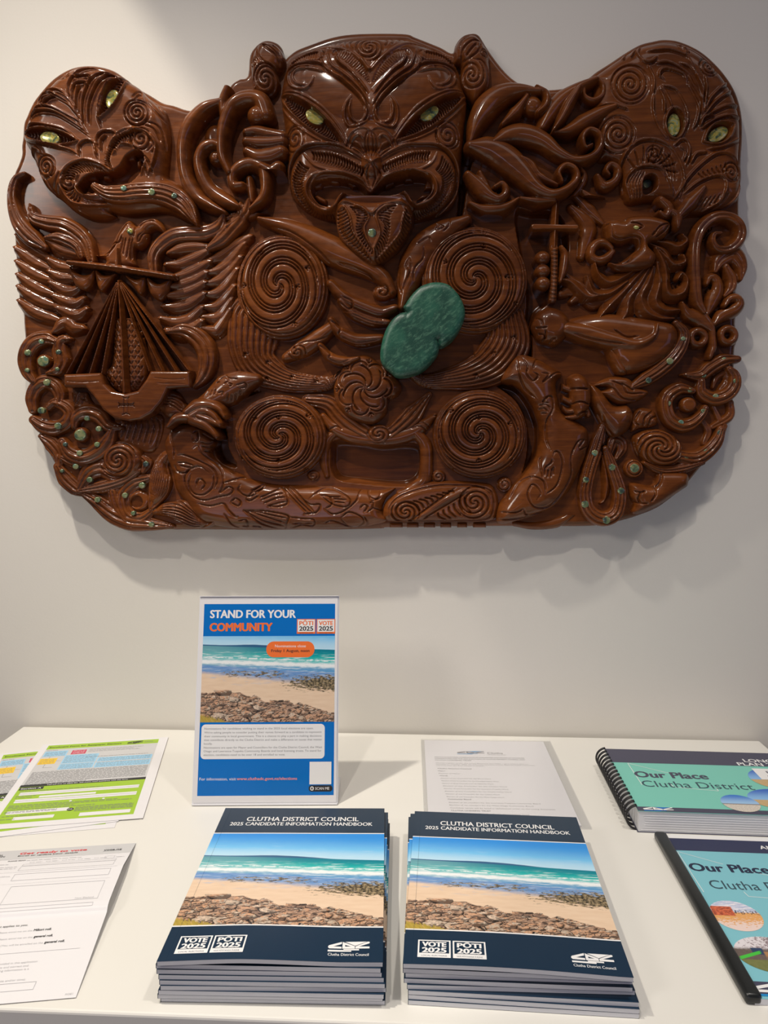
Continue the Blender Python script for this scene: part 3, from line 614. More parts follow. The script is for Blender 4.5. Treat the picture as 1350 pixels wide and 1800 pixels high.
# ------------------------------------------------------------------ relief carving engine (heights in mm off the wall, outlines in photo pixels)
TILES = dict(F=(0, 0, 1), T1=(0, 80, 5.625), T2=(200, 150, 4.5), T3=(0, 300, 5.625), T4=(200, 360, 5.625), T5=(20, 560, 5.625), T6=(60, 700, 4.5), T7=(260, 620, 4.5),
    M1=(420, 40, 5.192), M2=(640, 40, 5.192), M3=(480, 230, 3.857), M4=(380, 380, 3.97), M5=(660, 380, 4.5), M6=(540, 600, 3.214),
    R1=(800, 130, 4.821), R2=(1050, 50, 4.821), R3=(900, 340, 4.5), R4=(1120, 360, 6.0), R5=(880, 580, 4.5), R6=(1030, 620, 4.655))
def P(t, s):
    ox, oy, k = TILES[t]; a = np.array([[float(q) for q in p.split(',')] for p in s.split()])
    return a/k+np.array([ox, oy])
def cr(p, closed, step=3.0):
    """Catmull-Rom through the traced points"""
    p = np.asarray(p, float); n = len(p)
    if n < 3 and not closed: 
        m = max(2, int(np.hypot(*(p[1]-p[0]))/step)); return p[0]+(p[1]-p[0])*np.linspace(0, 1, m+1)[:, None]
    out = []; rng_ = range(n) if closed else range(n-1)
    for i in rng_:
        a, b = p[i], p[(i+1) % n]
        z = p[(i-1) % n] if closed or i > 0 else 2*a-b; c = p[(i+2) % n] if closed or i < n-2 else 2*b-a
        m = max(2, int(np.hypot(*(b-a))/step))
        for t in np.arange(m)/m:
            out.append(.5*((2*a)+(b-z)*t+(2*z-5*a+4*b-c)*t*t+(3*a-z-3*b+c)*t**3))
    if not closed: out.append(p[-1])
    return np.array(out)
def arc(cx, cy, rx, ry, a0, a1, n=24):
    a = np.radians(np.linspace(a0, a1, n)); return np.c_[cx+rx*np.cos(a), cy+ry*np.sin(a)]
def spir(cx, cy, r0, r1, a0, turns, n=None, k=1.0, sq=1.0):
    n = n or int(24*abs(turns)); t = np.linspace(0, 1, n); r = r0+(r1-r0)*t**k; a = math.radians(a0)+2*math.pi*turns*t
    return np.c_[cx+r*np.cos(a), cy+sq*r*np.sin(a)]
class R:
    def __init__(s, x0, y0, x1, y1, step=1.25):
        s.st = step; s.xs = np.arange(x0, x1+step, step); s.ys = np.arange(y0, y1+step, step)
        s.X, s.Y = np.meshgrid(s.xs, s.ys); s.S = np.full(s.X.shape, -99.0); s.Z = np.full(s.X.shape, -99.0)
    def win(s, p, m):
        i0 = max(0, int((p[:, 0].min()-m-s.xs[0])/s.st)); i1 = min(len(s.xs), int((p[:, 0].max()+m-s.xs[0])/s.st)+2)
        j0 = max(0, int((p[:, 1].min()-m-s.ys[0])/s.st)); j1 = min(len(s.ys), int((p[:, 1].max()+m-s.ys[0])/s.st)+2)
        return slice(j0, max(j1, j0)), slice(i0, max(i1, i0))
    def sdf(s, p, m=8):
        """signed distance (+ inside) to a closed polyline, in its own window"""
        w = s.win(p, m); X, Y = s.X[w], s.Y[w]; d = np.full(X.shape, 1e9); ins = np.zeros(X.shape, bool); q = np.roll(p, -1, 0)
        for (ax, ay), (bx, by) in zip(p, q):
            ex, ey = bx-ax, by-ay; L = ex*ex+ey*ey+1e-9
            t = np.clip(((X-ax)*ex+(Y-ay)*ey)/L, 0, 1); d = np.minimum(d, (X-ax-t*ex)**2+(Y-ay-t*ey)**2)
            if ay != by: ins ^= ((ay > Y) != (by > Y)) & (X < (bx-ax)*(Y-ay)/(by-ay)+ax)
        d = np.sqrt(d); return w, np.where(ins, d, -d)
    def along(s, p, wm):
        """signed offset, arc length and run fraction of the nearest centreline point"""
        w = s.win(p, wm+2); X, Y = s.X[w], s.Y[w]; D2 = np.full(X.shape, 1e9); Sg = np.zeros(X.shape); T = np.zeros(X.shape)
        L = np.r_[0, np.cumsum(np.hypot(*np.diff(p, axis=0).T))]; x0, y0 = s.xs[0], s.ys[0]; jo, io = w[0].start, w[1].start
        for k in range(len(p)-1):
            (ax, ay), (bx, by) = p[k], p[k+1]; m = wm+2
            i0 = max(0, int((min(ax, bx)-m-x0)/s.st)-io); i1 = int((max(ax, bx)+m-x0)/s.st)+2-io
            j0 = max(0, int((min(ay, by)-m-y0)/s.st)-jo); j1 = int((max(ay, by)+m-y0)/s.st)+2-jo
            if i1 <= 0 or j1 <= 0: continue
            q = (slice(j0, j1), slice(i0, i1)); x, y = X[q]-ax, Y[q]-ay
            if x.size == 0: continue
            ex, ey = bx-ax, by-ay; LL = ex*ex+ey*ey+1e-9; t = np.clip((x*ex+y*ey)/LL, 0, 1); d2 = (x-t*ex)**2+(y-t*ey)**2
            b = d2 < D2[q]; D2[q] = np.where(b, d2, D2[q]); Sg[q] = np.where(b, np.sign(ex*y-ey*x), Sg[q]); T[q] = np.where(b, L[k]+t*math.sqrt(LL), T[q])
        return w, np.sqrt(D2)*np.where(Sg == 0, 1, Sg), T, L[-1]
    def put(s, w, d, z, top=False):
        z = np.where(d < 0, z+2.5*d, z); s.Z[w] = np.where(d > -4, np.maximum(s.Z[w], z) if not top else np.where(d > 0, z, s.Z[w]), s.Z[w]); s.S[w] = np.maximum(s.S[w], d)
    def poly(s, p, z, h=0.0, r=10.0, smooth=True, prof='round', top=False):
        if smooth: p = cr(p, True)
        w, d = s.sdf(np.asarray(p)); u = np.clip(d/r, 0, 1)
        f = np.sqrt(1-(1-u)**2) if prof == 'round' else u
        s.put(w, d, z+h*f, top); return s
    def disc(s, cx, cy, rx, ry=None, z=0, h=0, r=8, rot=0, **k):
        ry = ry or rx; a = np.linspace(0, 2*np.pi, 40, endpoint=False); c, n = math.cos(math.radians(rot)), math.sin(math.radians(rot))
        x, y = rx*np.cos(a), ry*np.sin(a); return s.poly(np.c_[cx+x*c-y*n, cy+x*n+y*c], z, h, r, smooth=False, **k)
    def band(s, p, wd, z=0.0, h=0.0, prof='round', n=0, rd=1.5, hp=0, hd=0, chev=0, z1=None, cut=False, tilt=0.0, add=False, smooth=True, hu=.8, edge=3.0):
        """a strip along a centreline: half width wd (number or list), base z to z1, crown h, n strands of depth rd, cross notches every hp px of depth hd"""
        if smooth: p = cr(p, False)
        p = np.asarray(p, float); ws = np.atleast_1d(np.asarray(wd, float)); wm = ws.max()
        w, D, T, L = s.along(p, wm+4); q = T/max(L, 1e-6)
        W = np.interp(q, np.linspace(0, 1, len(ws)), ws) if len(ws) > 1 else np.full(D.shape, ws[0])
        d = W-np.abs(D); u = np.clip(D/np.maximum(W, .3), -1, 1); au = np.abs(u)
        f = {'round': np.sqrt(np.maximum(0, 1-u*u)), 'ridge': 1-au, 'flat': np.clip((1-au)*W/edge, 0, 1), 'soft': (1-u*u), 'hollow': np.where(au > .72, 1, .25+.75*(au/.72)**2)}[prof]
        zz = z+(0 if z1 is None else (z1-z)*q)+h*f+tilt*u
        if n: zz = zz+1.7*rd*(np.abs(np.sin(n*np.pi*(u+1)/2))**.7-1)*np.clip(W/4, 0, 1)
        if hp: zz = zz-hd*((1-np.abs(np.sin(np.pi*(T+chev*np.abs(D))/hp))**.8))*np.clip((hu-au)*6, 0, 1)
        if add: s.Z[w] = np.where((d > 0), s.Z[w]+zz, s.Z[w]); return s
        if cut: s.Z[w] = np.where(d > 0, zz, s.Z[w]); s.S[w] = np.maximum(s.S[w], d); return s
        s.put(w, d, zz); return s
    def groove(s, p, wd=1.6, dep=2.0, smooth=True, closed=False, taper=True):
        if smooth or closed: p = cr(p, closed)
        if closed: p = np.r_[p, p[:1]]
        p = np.asarray(p, float); w, D, T, L = s.along(p, wd+1); q = T/max(L, 1e-6)
        W = wd*(np.clip(np.minimum(q, 1-q)*6+.35, 0, 1) if taper else 1.0); u = np.clip(1-np.abs(D)/W, 0, 1)
        s.Z[w] -= 1.45*dep*u**.8*(W/wd); return s
    def rib(s, p, wd=2.0, hh=2.0, **k):
        return s.groove(p, wd, -hh, **k)
    def grooves(s, lst, wd=1.6, dep=2.0, **k):
        for p in lst: s.groove(p, wd, dep, **k)
        return s
    def fan(s, pa, pb, n, wd=1.5, dep=2.0, ends=True):
        """n grooves flowing between two boundary curves"""
        pa, pb = cr(pa, False), cr(pb, False); m = 24
        def rs(p):
            L = np.r_[0, np.cumsum(np.hypot(*np.diff(p, axis=0).T))]; t = np.linspace(0, L[-1], m); return np.c_[np.interp(t, L, p[:, 0]), np.interp(t, L, p[:, 1])]
        a, b = rs(pa), rs(pb)
        for i in range(n):
            f = i/(n-1) if ends else (i+1)/(n+1); s.groove(a+(b-a)*f, wd, dep, smooth=False)
        return s
    def rungs(s, pa, pb, n, wd=1.3, dep=2.0, bow=0.0):
        dep *= 1.35
        """n short notches joining two boundary curves like ladder rungs"""
        pa, pb = cr(pa, False), cr(pb, False)
        def rs(p):
            L = np.r_[0, np.cumsum(np.hypot(*np.diff(p, axis=0).T))]; t = np.linspace(0, L[-1], n); return np.c_[np.interp(t, L, p[:, 0]), np.interp(t, L, p[:, 1])]
        a, b = rs(pa), rs(pb); tn = np.gradient((a+b)/2, axis=0); tn /= np.maximum(np.hypot(*tn.T), 1e-6)[:, None]
        for i in range(n):
            s.groove(np.array([a[i], (a[i]+b[i])/2+tn[i]*bow, b[i]]), wd, dep, smooth=bow != 0, taper=False)
        return s
    def spiral(s, cx, cy, rx, ry, arms=2, turns=3.0, rot=0.0, ccw=1, dep=3.0, wd=1.7, gr=(0.0, .2, .4), plain=None, r0=0.05, inner=1.0):
        """grooves cut along an Archimedean spiral: each turn carries a wide plain band and a few thin ridges"""
        p = np.array([[cx-rx, cy-ry], [cx+rx, cy+ry]]); w = s.win(p, 2); X, Y = (s.X[w]-cx)/rx, (s.Y[w]-cy)/ry
        r = np.hypot(X, Y); th = np.arctan2(Y, X)/(2*np.pi); ph = r*turns*arms-ccw*arms*th+rot; ph -= np.floor(ph)
        gs = sorted(gr); pitch = min(rx, ry)/(turns*arms); f = np.zeros(r.shape)
        for i, c in enumerate(gs):
            e = gs[i+1] if i+1 < len(gs) else gs[0]+1.0; q = (ph-c) % 1.0; t = np.clip(q/(e-c), 0, 1); inb = q < (e-c)
            pw = .38 if (e-c)*pitch < 8 else .26; f = np.where(inb, np.maximum(4*t*(1-t), 0)**pw, f)
        v = np.zeros(r.shape)
        for c in gs:
            dd = np.abs(ph-c); dd = np.minimum(dd, 1-dd)*pitch; v = np.maximum(v, np.clip(1-dd/wd, 0, 1)**.8)
        g = .55*np.clip(1-f, 0, 1)+.75*v
        s.Z[w] = np.where((r < inner) & (r > r0), s.Z[w]-1.35*dep*g, s.Z[w]); return s
    def dimple(s, cx, cy, r, dep):
        w = s.win(np.array([[cx, cy]]), r+1); d = np.hypot(s.X[w]-cx, s.Y[w]-cy)/r; s.Z[w] = np.where(d < 1, s.Z[w]-dep*(1-d*d), s.Z[w]); return s
    def swell(s, cx, cy, rx, ry, hh, rot=0):
        c, n = math.cos(math.radians(rot)), math.sin(math.radians(rot)); x, y = s.X-cx, s.Y-cy; u = (x*c+y*n)/rx; v = (-x*n+y*c)/ry
        s.Z += hh*np.clip(1-u*u-v*v, 0, 1)**.8; return s
    def hole(s, p, z, r=5.0, smooth=True):
        if smooth: p = cr(p, True)
        w, d = s.sdf(np.asarray(p)); f = np.clip(d/r, 0, 1); s.Z[w] = np.where(d > 0, np.minimum(s.Z[w], s.Z[w]+(z-s.Z[w])*(1-(1-f)**2)), s.Z[w]); return s
    def pierce(s, p, smooth=True):
        if smooth: p = cr(p, True)
        w, d = s.sdf(np.asarray(p)); s.S[w] = np.minimum(s.S[w], -d); return s
    def build(s, name, mat, parent, zref, zb, chisel=0.0):
        st = s.st; S, Z = s.S, s.Z; ins = S > 0
        q = ins[:-1, :-1] | ins[1:, :-1] | ins[:-1, 1:] | ins[1:, 1:]
        if not q.any(): return None
        used = np.zeros(S.shape, bool); used[:-1, :-1] |= q; used[1:, :-1] |= q; used[:-1, 1:] |= q; used[1:, 1:] |= q
        gy, gx = np.gradient(np.maximum(S, -20.0), st); gm = np.maximum(gx*gx+gy*gy, .3); X, Y = s.X.copy(), s.Y.copy()
        out = used & ~ins; k = np.clip(-S/gm, 0, 1.6*st)
        X[out] += (gx*k)[out]; Y[out] += (gy*k)[out]
        Zi = np.where(ins, Z, -1e3); Zp = np.pad(Zi, 1, constant_values=-1e3); nb = np.full(S.shape, -1e3)
        for dj in (0, 1, 2):
            for di in (0, 1, 2): nb = np.maximum(nb, Zp[dj:dj+S.shape[0], di:di+S.shape[1]])
        Ze = Z-2.5*S; Zo = np.where(out, np.where((Z > -60) & (Ze < nb+1), Ze, nb-1.0), Z); Zo = np.maximum(Zo, zb)
        idx = np.full(S.shape, -1); idx[used] = np.arange(used.sum())
        base = on_y(X[used], Y[used], WALL-zref/1000); co = base.copy(); co[:, 1] = WALL-Zo[used]/1000
        a, b, c, d = idx[:-1, :-1][q], idx[:-1, 1:][q], idx[1:, 1:][q], idx[1:, :-1][q]; quads = np.c_[a, d, c, b]
        # side walls round every border
        def edges(m, i0, i1): return np.c_[i0[m], i1[m]]
        qp = np.pad(q, 1); E = []
        top = q & ~qp[:-2, 1:-1]; bot = q & ~qp[2:, 1:-1]; lef = q & ~qp[1:-1, :-2]; rig = q & ~qp[1:-1, 2:]
        A, B, Cc, D_ = idx[:-1, :-1], idx[:-1, 1:], idx[1:, 1:], idx[1:, :-1]
        E = np.concatenate([edges(top, A, B), edges(bot, Cc, D_), edges(lef, D_, A), edges(rig, B, Cc)])
        bi = np.unique(E); n0 = len(co); mp = np.full(n0, -1); mp[bi] = np.arange(len(bi)); tp = co[bi]; bt = tp.copy(); bt[:, 1] = WALL-zb/1000
        n1 = n0+len(bi); walls = np.c_[mp[E[:, 0]]+n0, mp[E[:, 1]]+n0, mp[E[:, 1]]+n1, mp[E[:, 0]]+n1]
        allv = np.concatenate([co, tp, bt]); allf = np.concatenate([quads, walls])
        me = bpy.data.meshes.new(name); me.vertices.add(len(allv)); me.vertices.foreach_set('co', allv.astype(np.float32).ravel())
        me.loops.add(4*len(allf)); me.loops.foreach_set('vertex_index', allf.astype(np.int32).ravel())
        me.polygons.add(len(allf)); me.polygons.foreach_set('loop_start', np.arange(0, 4*len(allf), 4, dtype=np.int32)); me.polygons.foreach_set('loop_total', np.full(len(allf), 4, np.int32))
        me.polygons.foreach_set('use_smooth', np.ones(len(allf), bool)); me.update(); me.validate()
        return link(name, me, mat, parent)
# ------------------------------------------------------------------ carved wood, shell and greenstone
def wood_mat(name, dark, light, rough):
    m = new_mat(name, light, rough, Coat_Weight=0.65, Coat_Roughness=0.12, Specular_IOR_Level=0.12); g = NG(m); x, y, z = g.objc()
    gr = g.noise(g.vec(x*3.0, y*20.0, z*42.0), 3.0, 6.0, .6, .4); fine = g.noise(g.vec(x*16.0, y*150.0, z*320.0), 2.0, 3.0); blot = g.noise(g.vec(x, y, z), 6.5, 3.0)
    c = g.mix(g.step(gr*.55+blot*.55, .35, .78), dark, light); c = g.mix(g.step(fine, .55, .75)*.22, c, dark); g.color(c)
    g.rough(rough+(blot-.5)*.16+(fine-.5)*.10)
    ch = g.voro(g.vec(x, y*.6, z), 85.0, 'SMOOTH_F1'); g.bump(ch*.6+fine*.16+g.noise(g.vec(x, y, z), 38.0, 2.0)*.7, .50, .0026); return m
m_wood = wood_mat('oiled_brown_wood', (0.068, 0.0165, 0.0033), (0.195, 0.053, 0.0082), .45)
m_shell = new_mat('green_shell', (.3, .5, .3), .12, Coat_Weight=0.6, Coat_Roughness=0.05, Metallic=0.25); g = NG(m_shell); x, y, z = g.objc()
nn = g.noise(g.vec(x, y, z*1.6), 55.0, 4.0, .6, 1.6)
g.color(g.ramp(nn, [(.25, (0.04, 0.05, 0.04)), (.38, (0.10, 0.15, 0.09)), (.45, (0.26, 0.31, 0.10)), (.53, (0.50, 0.38, 0.07)), (.61, (0.42, 0.46, 0.24)), (.70, (0.16, 0.28, 0.24)), (.9, (0.50, 0.52, 0.46))]))
m_stud = new_mat('dim_green_shell', (.1, .2, .12), .15, Coat_Weight=0.5, Coat_Roughness=0.05, Metallic=0.2); g = NG(m_stud); x, y, z = g.objc()
nn = g.noise(g.vec(x, y, z), 42.0, 4.0, .6, 1.0)
g.color(g.ramp(nn, [(.30, (0.03, 0.035, 0.04)), (.42, (0.06, 0.09, 0.07)), (.50, (0.15, 0.21, 0.10)), (.57, (0.28, 0.27, 0.13)), (.66, (0.10, 0.22, 0.16)), (.80, (0.24, 0.27, 0.25))]))
m_stone = new_mat('polished_greenstone', (.02, .14, .08), .42, Coat_Weight=0.08, Coat_Roughness=0.25); g = NG(m_stone); x, y, z = g.objc()
a_ = x*.80+z*.60; b_ = z*.80-x*.60
n1 = g.noise(g.vec(a_*26.0, y*40.0, b_*75.0), 3.0, 6.0, .7, .5); n2 = g.noise(g.vec(x, y, z), 22.0, 4.0)
c = g.mix(g.step(n2, .35, .65), (0.006, 0.052, 0.034), (0.014, 0.098, 0.060)); c = g.mix(g.step(n1, .46, .70)*.7, c, (0.09, 0.22, 0.14)); c = g.mix(g.step(g.noise(g.vec(a_*2.0, y, b_*5.0), 90.0, 3.0, .7), .56, .78)*.5, c, (0.20, 0.33, 0.22)); g.color(c); g.bump(n1, .1, .0005)
carving = thing('wood_carving', 'large dark brown carved wooden panel of faces, spirals and creatures hung on the wall', 'wood carving', (-.09, WALL, 1.53))
def W_(r, name, zref, zb=12.0, mat=None):
    o = r.build(name, mat or m_wood, carving, zref, zb)
    if o: o.matrix_parent_inverse = Matrix.Translation(carving.location).inverted()
    return o
def eye(cx, cy, rx, ry, rot, z, name='shell_eye', lab=None, dome=2.5):
    r = R(cx-rx-4, cy-max(rx, ry)-4, cx+rx+4, cy+max(rx, ry)+4, .8); r.disc(cx, cy, rx, ry, z-1.0, dome*.7, min(rx, ry), rot)
    o = W_(r, name, z, z-8, m_shell if name == 'shell_eye' else m_stud)
    if lab: o['label'] = lab
    return o
# ------------------------------------------------------------------ backing panel
OUT = np.array([float(v) for v in """36 240 38 215 44 200 50 186 60 169 85 140 110 122 135 113 165 112 194 119 215 132 238 150 262 164 284 177 304 182 324 189 338 190 356 182 376 178 388 173 396 164 400 152 408 142 420 135 433 130 437 95 446 79 457 70 466 67 477 68 488 73 495 82 499 100 505 95 520 84 545 74 580 62 613 56 660 54 713 55 730 61 753 70 775 79 795 89 800 76 806 66 817 57 834 54 843 58 848 65 861 86 881 113 899 132 918 145 935 152 955 154 987 152 1007 146 1034 134 1050 122 1075 106 1102 88 1127 74 1150 68 1168 65 1191 67 1216 76 1237 88 1257 105 1276 126 1292 150 1302 174 1308 203 1309 237 1307 268 1306 288 1307 309 1303 340 1303 382 1308 398 1306 412 1300 427 1301 443 1305 468 1302 493 1297 502 1298 518 1303 532 1302 545 1297 557 1296 570 1299 585 1298 602 1295 612 1294 643 1297 667 1295 693 1286 706 1285 723 1277 749 1274 766 1263 790 1245 809 1236 820 1213 848 1206 857 1180 878 1155 895 1122 908 1099 915 1066 923 1030 926 957 926 851 926 683 928 674 930 596 932 540 932 442 933 393 932 316 932 304 932 260 929 224 919 193 909 167 893 144 874 131 862 111 842 93 816 78 789 68 765 56 743 48 711 48 676 43 663 39 635 37 620 39 605 40 592 38 565 37 549 30 531 29 510 27 481 25 460 23 435 22 414 18 362 17 327 22 302 28 288 34 270 34 254""".split()]).reshape(-1, 2)
pn = R(10, 45, 1318, 940, 1.7)
pn.poly(OUT, 26, 12, 12)
def sinkp(p, z=12, r=6): pn.hole(p, z, r)
sinkp(P('M6', '150,560 300,560 420,580 560,570 640,590 662,650 655,740 610,800 520,822 300,805 180,785 135,730 128,650'), 9, 10)
sinkp(P('T7', '560,480 640,420 700,380 900,300 760,330 600,420 540,520 520,640 520,740 570,860 680,910 700,880 640,760 620,620'), 8, 5)
sinkp(P('M6', '1060,240 1180,260 1260,350 1310,480 1310,600 1260,710 1215,760 1240,640 1240,480 1180,340'), 8, 5)
sinkp(P('F', '806,190 840,160 850,220 826,300 815,370 800,420 806,340 803,260'), 8, 5)
sinkp(P('F', '905,380 935,370 985,380 1000,440 975,520 940,560 935,640 915,620 925,520'), 16, 8)
W_(pn, 'backing_panel', 38, 3)

# ------------------------------------------------------------------ shell inlays helper list is filled while carving
# ------------------------------------------------------------------ central head
hd = R(480, 45, 822, 410)
HEAD = P('F', '500,105 512,92 545,76 580,64 613,57 660,55 713,56 753,71 778,80 797,92 808,112 815,140 822,170 818,215 814,262 811,300 806,330 798,352 780,368 752,377 720,384 690,380 655,378 615,380 585,381 552,372 528,358 510,338 502,310 500,262 495,215 489,165 492,130')
hd.poly(HEAD, 40, 40, 46)
mid = 652
def both(*polys):
    out = []
    for p in polys: p = np.asarray(p); out += [p, np.c_[2*mid+2-p[:, 0], p[:, 1]]]
    return out
# brow triangle with spiral
hd.band(P('M1', '560,215 720,195 870,215 1000,270 1110,350 1190,435'), 3.2, 0, 3, add=True); hd.band(P('M2', '-20,345 45,440 150,340 280,230 400,165 520,150 600,170'), 3.2, 0, 3, add=True)
hd.spiral(649, 82, 26, 27, 2, 1.6, .2, 1, 4.0, 2.0, (0.0,))
hd.grooves([P('M1', '880,130 870,165 885,190'), P('M1', '930,115 910,160 935,205'), P('M1', '990,100 965,170 1000,240'), P('M1', '1060,90 1010,170 1045,250'), P('M2', '190,110 215,150 190,215'), P('M2', '240,100 270,140 250,190'), P('M2', '300,85 325,115 310,150'), P('M2', '350,85 370,105 360,130')], 2.2, 3)
# hatched brow bands
for q in both(np.r_[P('M1', '890,275 960,300 1050,370 1130,460 1185,540')]): hd.band(q, [7, 9, 9, 7, 3], -3.5, 3.5, 'flat', add=True, hp=4.2, hd=3.5)
for q in both(P('M1', '400,360 500,310 600,290 720,285')): hd.band(q, [4, 8, 11, 12], -3.5, 3.5, 'flat', add=True, hp=4.4, hd=3.5)
for q in both(P('M1', '735,230 745,330 790,420 880,490 1000,590 1110,700 1190,830'), P('M1', '800,230 815,320 850,400 930,460 1040,550 1130,650 1195,760'), P('M1', '880,250 885,310 920,370 1000,430 1100,540 1190,660'), P('M1', '455,340 560,260 740,225'), P('M1', '410,400 540,370 700,365 790,400')): hd.rib(q, 2.6, 3.4); hd.groove(q+np.array([0, 4.5]), 1.8, 2.4)
for q in both(P('M1', '760,440 620,400 520,405 450,440 440,500 470,570 540,610 620,610 670,560 690,505'), P('M1', '800,470 640,430 540,430 490,470 500,530 550,570 620,575')): hd.rib(q, 2.6, 3.2)
for q in both(P('M1', '1030,690 975,790 970,890 1010,960 1100,970 1160,930 1190,860'), P('M1', '1030,720 1010,820 1040,900 1110,920 1160,870 1165,800 1130,700 1010,590 850,480')): hd.rib(q, 3.0, 4.0)
hd.swell(600, 165, 75, 40, 6, 30); hd.swell(707, 165, 75, 40, 6, -30)
# eyes
def almond(cx, cy, L, wdt, rot):
    t = np.linspace(-1, 1, 17); c, n = math.cos(math.radians(rot)), math.sin(math.radians(rot)); up = np.c_[t*L, -wdt*(1-t*t)]; lo = np.c_[t[::-1][1:-1]*L, wdt*(1-t[::-1][1:-1]**2)]
    q = np.r_[up, lo]; return np.c_[cx+q[:, 0]*c-q[:, 1]*n, cy+q[:, 0]*n+q[:, 1]*c]
for cx, cy, rot in ((547, 208, 39), (759, 203, -36)):
    A_ = almond(cx, cy, 78, 17, rot); hd.hole(A_, 66, 5, False); hd.rib(np.r_[A_, A_[:1]], 3.4, 4.5, smooth=False, taper=False); hd.rib(almond(cx, cy, 88, 26, rot)[:17], 2.4, 2.6, smooth=False); hd.rib(almond(cx, cy, 88, 26, rot)[16:], 2.4, 2.6, smooth=False)
    B_ = almond(cx, cy, 66, 11, rot); hd.rungs(B_[1:16], B_[::-1][:15], 26, 1.5, 3.0, 2.5)
hd.disc(553, 206, 19, 13, 62, 8, 8, 35); hd.disc(755, 199, 20, 12, 62, 8, 8, -35)
# cheek spirals
hd.spiral(518, 243, 17, 20, 1, 2.0, 0, 1, 3.2, 1.8, (0.0,)); hd.groove(arc(518, 243, 18, 22, 0, 360), 1.8, 3)
hd.spiral(787, 238, 20, 22, 1, 2.2, .3, 1, 3.2, 1.8, (0.0,)); hd.groove(arc(787, 238, 21, 23, 0, 360), 1.8, 3)
# nose
hd.swell(652, 240, 44, 26, 16); hd.swell(653, 290, 18, 24, 12)
for q in both(P('M1', '975,1150 1000,1070 1070,1010 1150,1000 1210,1030'), P('M1', '1010,1160 1050,1080 1100,1060 1140,1090'), P('M1', '1050,1110 1110,1140 1150,1200'), P('M1', '1030,1150 1090,1180 1150,1240')): hd.rib(q, 2.2, 2.6)
for s_ in (-1, -.45, .45, 1): hd.groove(np.array([[652+3*s_, 238], [653+10*s_, 255], [652+4*s_, 285]]), 1.6, 2.6); hd.groove(np.array([[653+5*s_, 293], [653+17*s_, 310], [653+4*s_, 332]]), 1.8, 3.2)
# mouth: figure-eight lips
LIPT = P('M3', '665,240 560,170 440,115 300,100 180,130 100,220 75,330 110,440 200,540 300,600 400,625'); LIPT2 = P('M3', '670,240 790,160 900,110 1020,100 1150,115 1240,190 1275,300 1250,420 1170,520 1060,585 960,615')
for q in (LIPT, LIPT2): hd.rib(q, 5, 7); hd.groove(q*.96+np.array([655, 318])*.04, 2.2, 4)
INL = P('M3', '660,400 590,340 480,300 360,290 280,310 235,360 225,420 255,480 320,525 400,525 470,440 560,430'); INR = P('M3', '680,400 760,330 860,295 960,280 1050,295 1100,350 1110,420 1070,470 1000,500 955,500 900,430 800,420')
MOUTH = np.r_[P('M3', '255,390 300,340 400,320 500,330 600,370 660,420 720,370 830,320 960,300 1060,320 1085,390 1050,450 960,500 900,430 800,440 700,440 560,440 460,440 400,500 320,500 270,450')]
hd.hole(MOUTH, 54, 6)
for q in (INL, INR): hd.rib(q, 4.2, 6); hd.rib(q*.93+np.array([653, 320])*.07, 2.4, 3)
for pa, pb in ((P('M3', '270,150 400,165 500,200 610,260'), P('M3', '280,200 400,230 500,265 600,300')), (P('M3', '1060,150 960,155 860,190 750,240'), P('M3', '1050,205 950,215 850,245 760,280'))):
    hd.band((cr(pa, False)[::3][:12]+cr(pb, False)[::3][:12])/2, [7, 8, 8, 5], -3, 3, 'flat', add=True) if 0 else None
    hd.rungs(pa, pb, 19, 2.0, 4.4, 2); hd.rib(pa, 2.4, 3); hd.rib(pb, 2.4, 3)
for pa, pb in ((P('M3', '180,210 130,310 150,420 230,520 330,575 400,590'), P('M3', '240,260 200,330 205,420 260,490 330,535 395,540')), (P('M3', '1150,180 1220,280 1200,400 1130,490 1050,540 965,570'), P('M3', '1110,270 1150,330 1140,410 1090,470 1020,510 960,520'))):
    hd.rungs(pa, pb, 28, 2.1, 4.4, 2); hd.rib(pa, 2.2, 2.6); hd.rib(pb, 2.2, 2.6)
for a_, b_ in (('205,150 240,200 300,250 420,280 600,320', '255,140 290,210 380,250'), ('1115,150 1080,220 1000,265 880,290 740,320', '1070,140 1040,210 960,240')):
    hd.rib(P('M3', a_), 2.2, 2.6)
W_(hd, 'carved_head', 76, 20)
# teeth
for pts in ('250,380 300,340 345,350 330,390 290,400', '345,340 400,322 460,340 450,365 400,362', '480,345 560,350 590,385 540,395', '600,380 650,400 715,400 665,440 630,425', '745,350 830,330 825,370 760,400', '880,310 950,310 950,350 890,355', '1040,320 1080,350 1085,400 1020,405 1030,360', '300,430 365,465 360,500 310,480 270,445', '970,470 1010,430 1055,430 1040,460'):
    t = R(*(P('M3', pts).min(0)-4), *(P('M3', pts).max(0)+4), 1.0); t.poly(P('M3', pts), 57, 9, 5, smooth=False); W_(t, 'tooth', 64, 30)
eye(553, 205, 17.5, 11.5, 35, 72, lab='yellow green shell left eye of the central face'); eye(755, 199, 18, 10.5, -35, 72, lab='yellow green shell right eye of the central face')
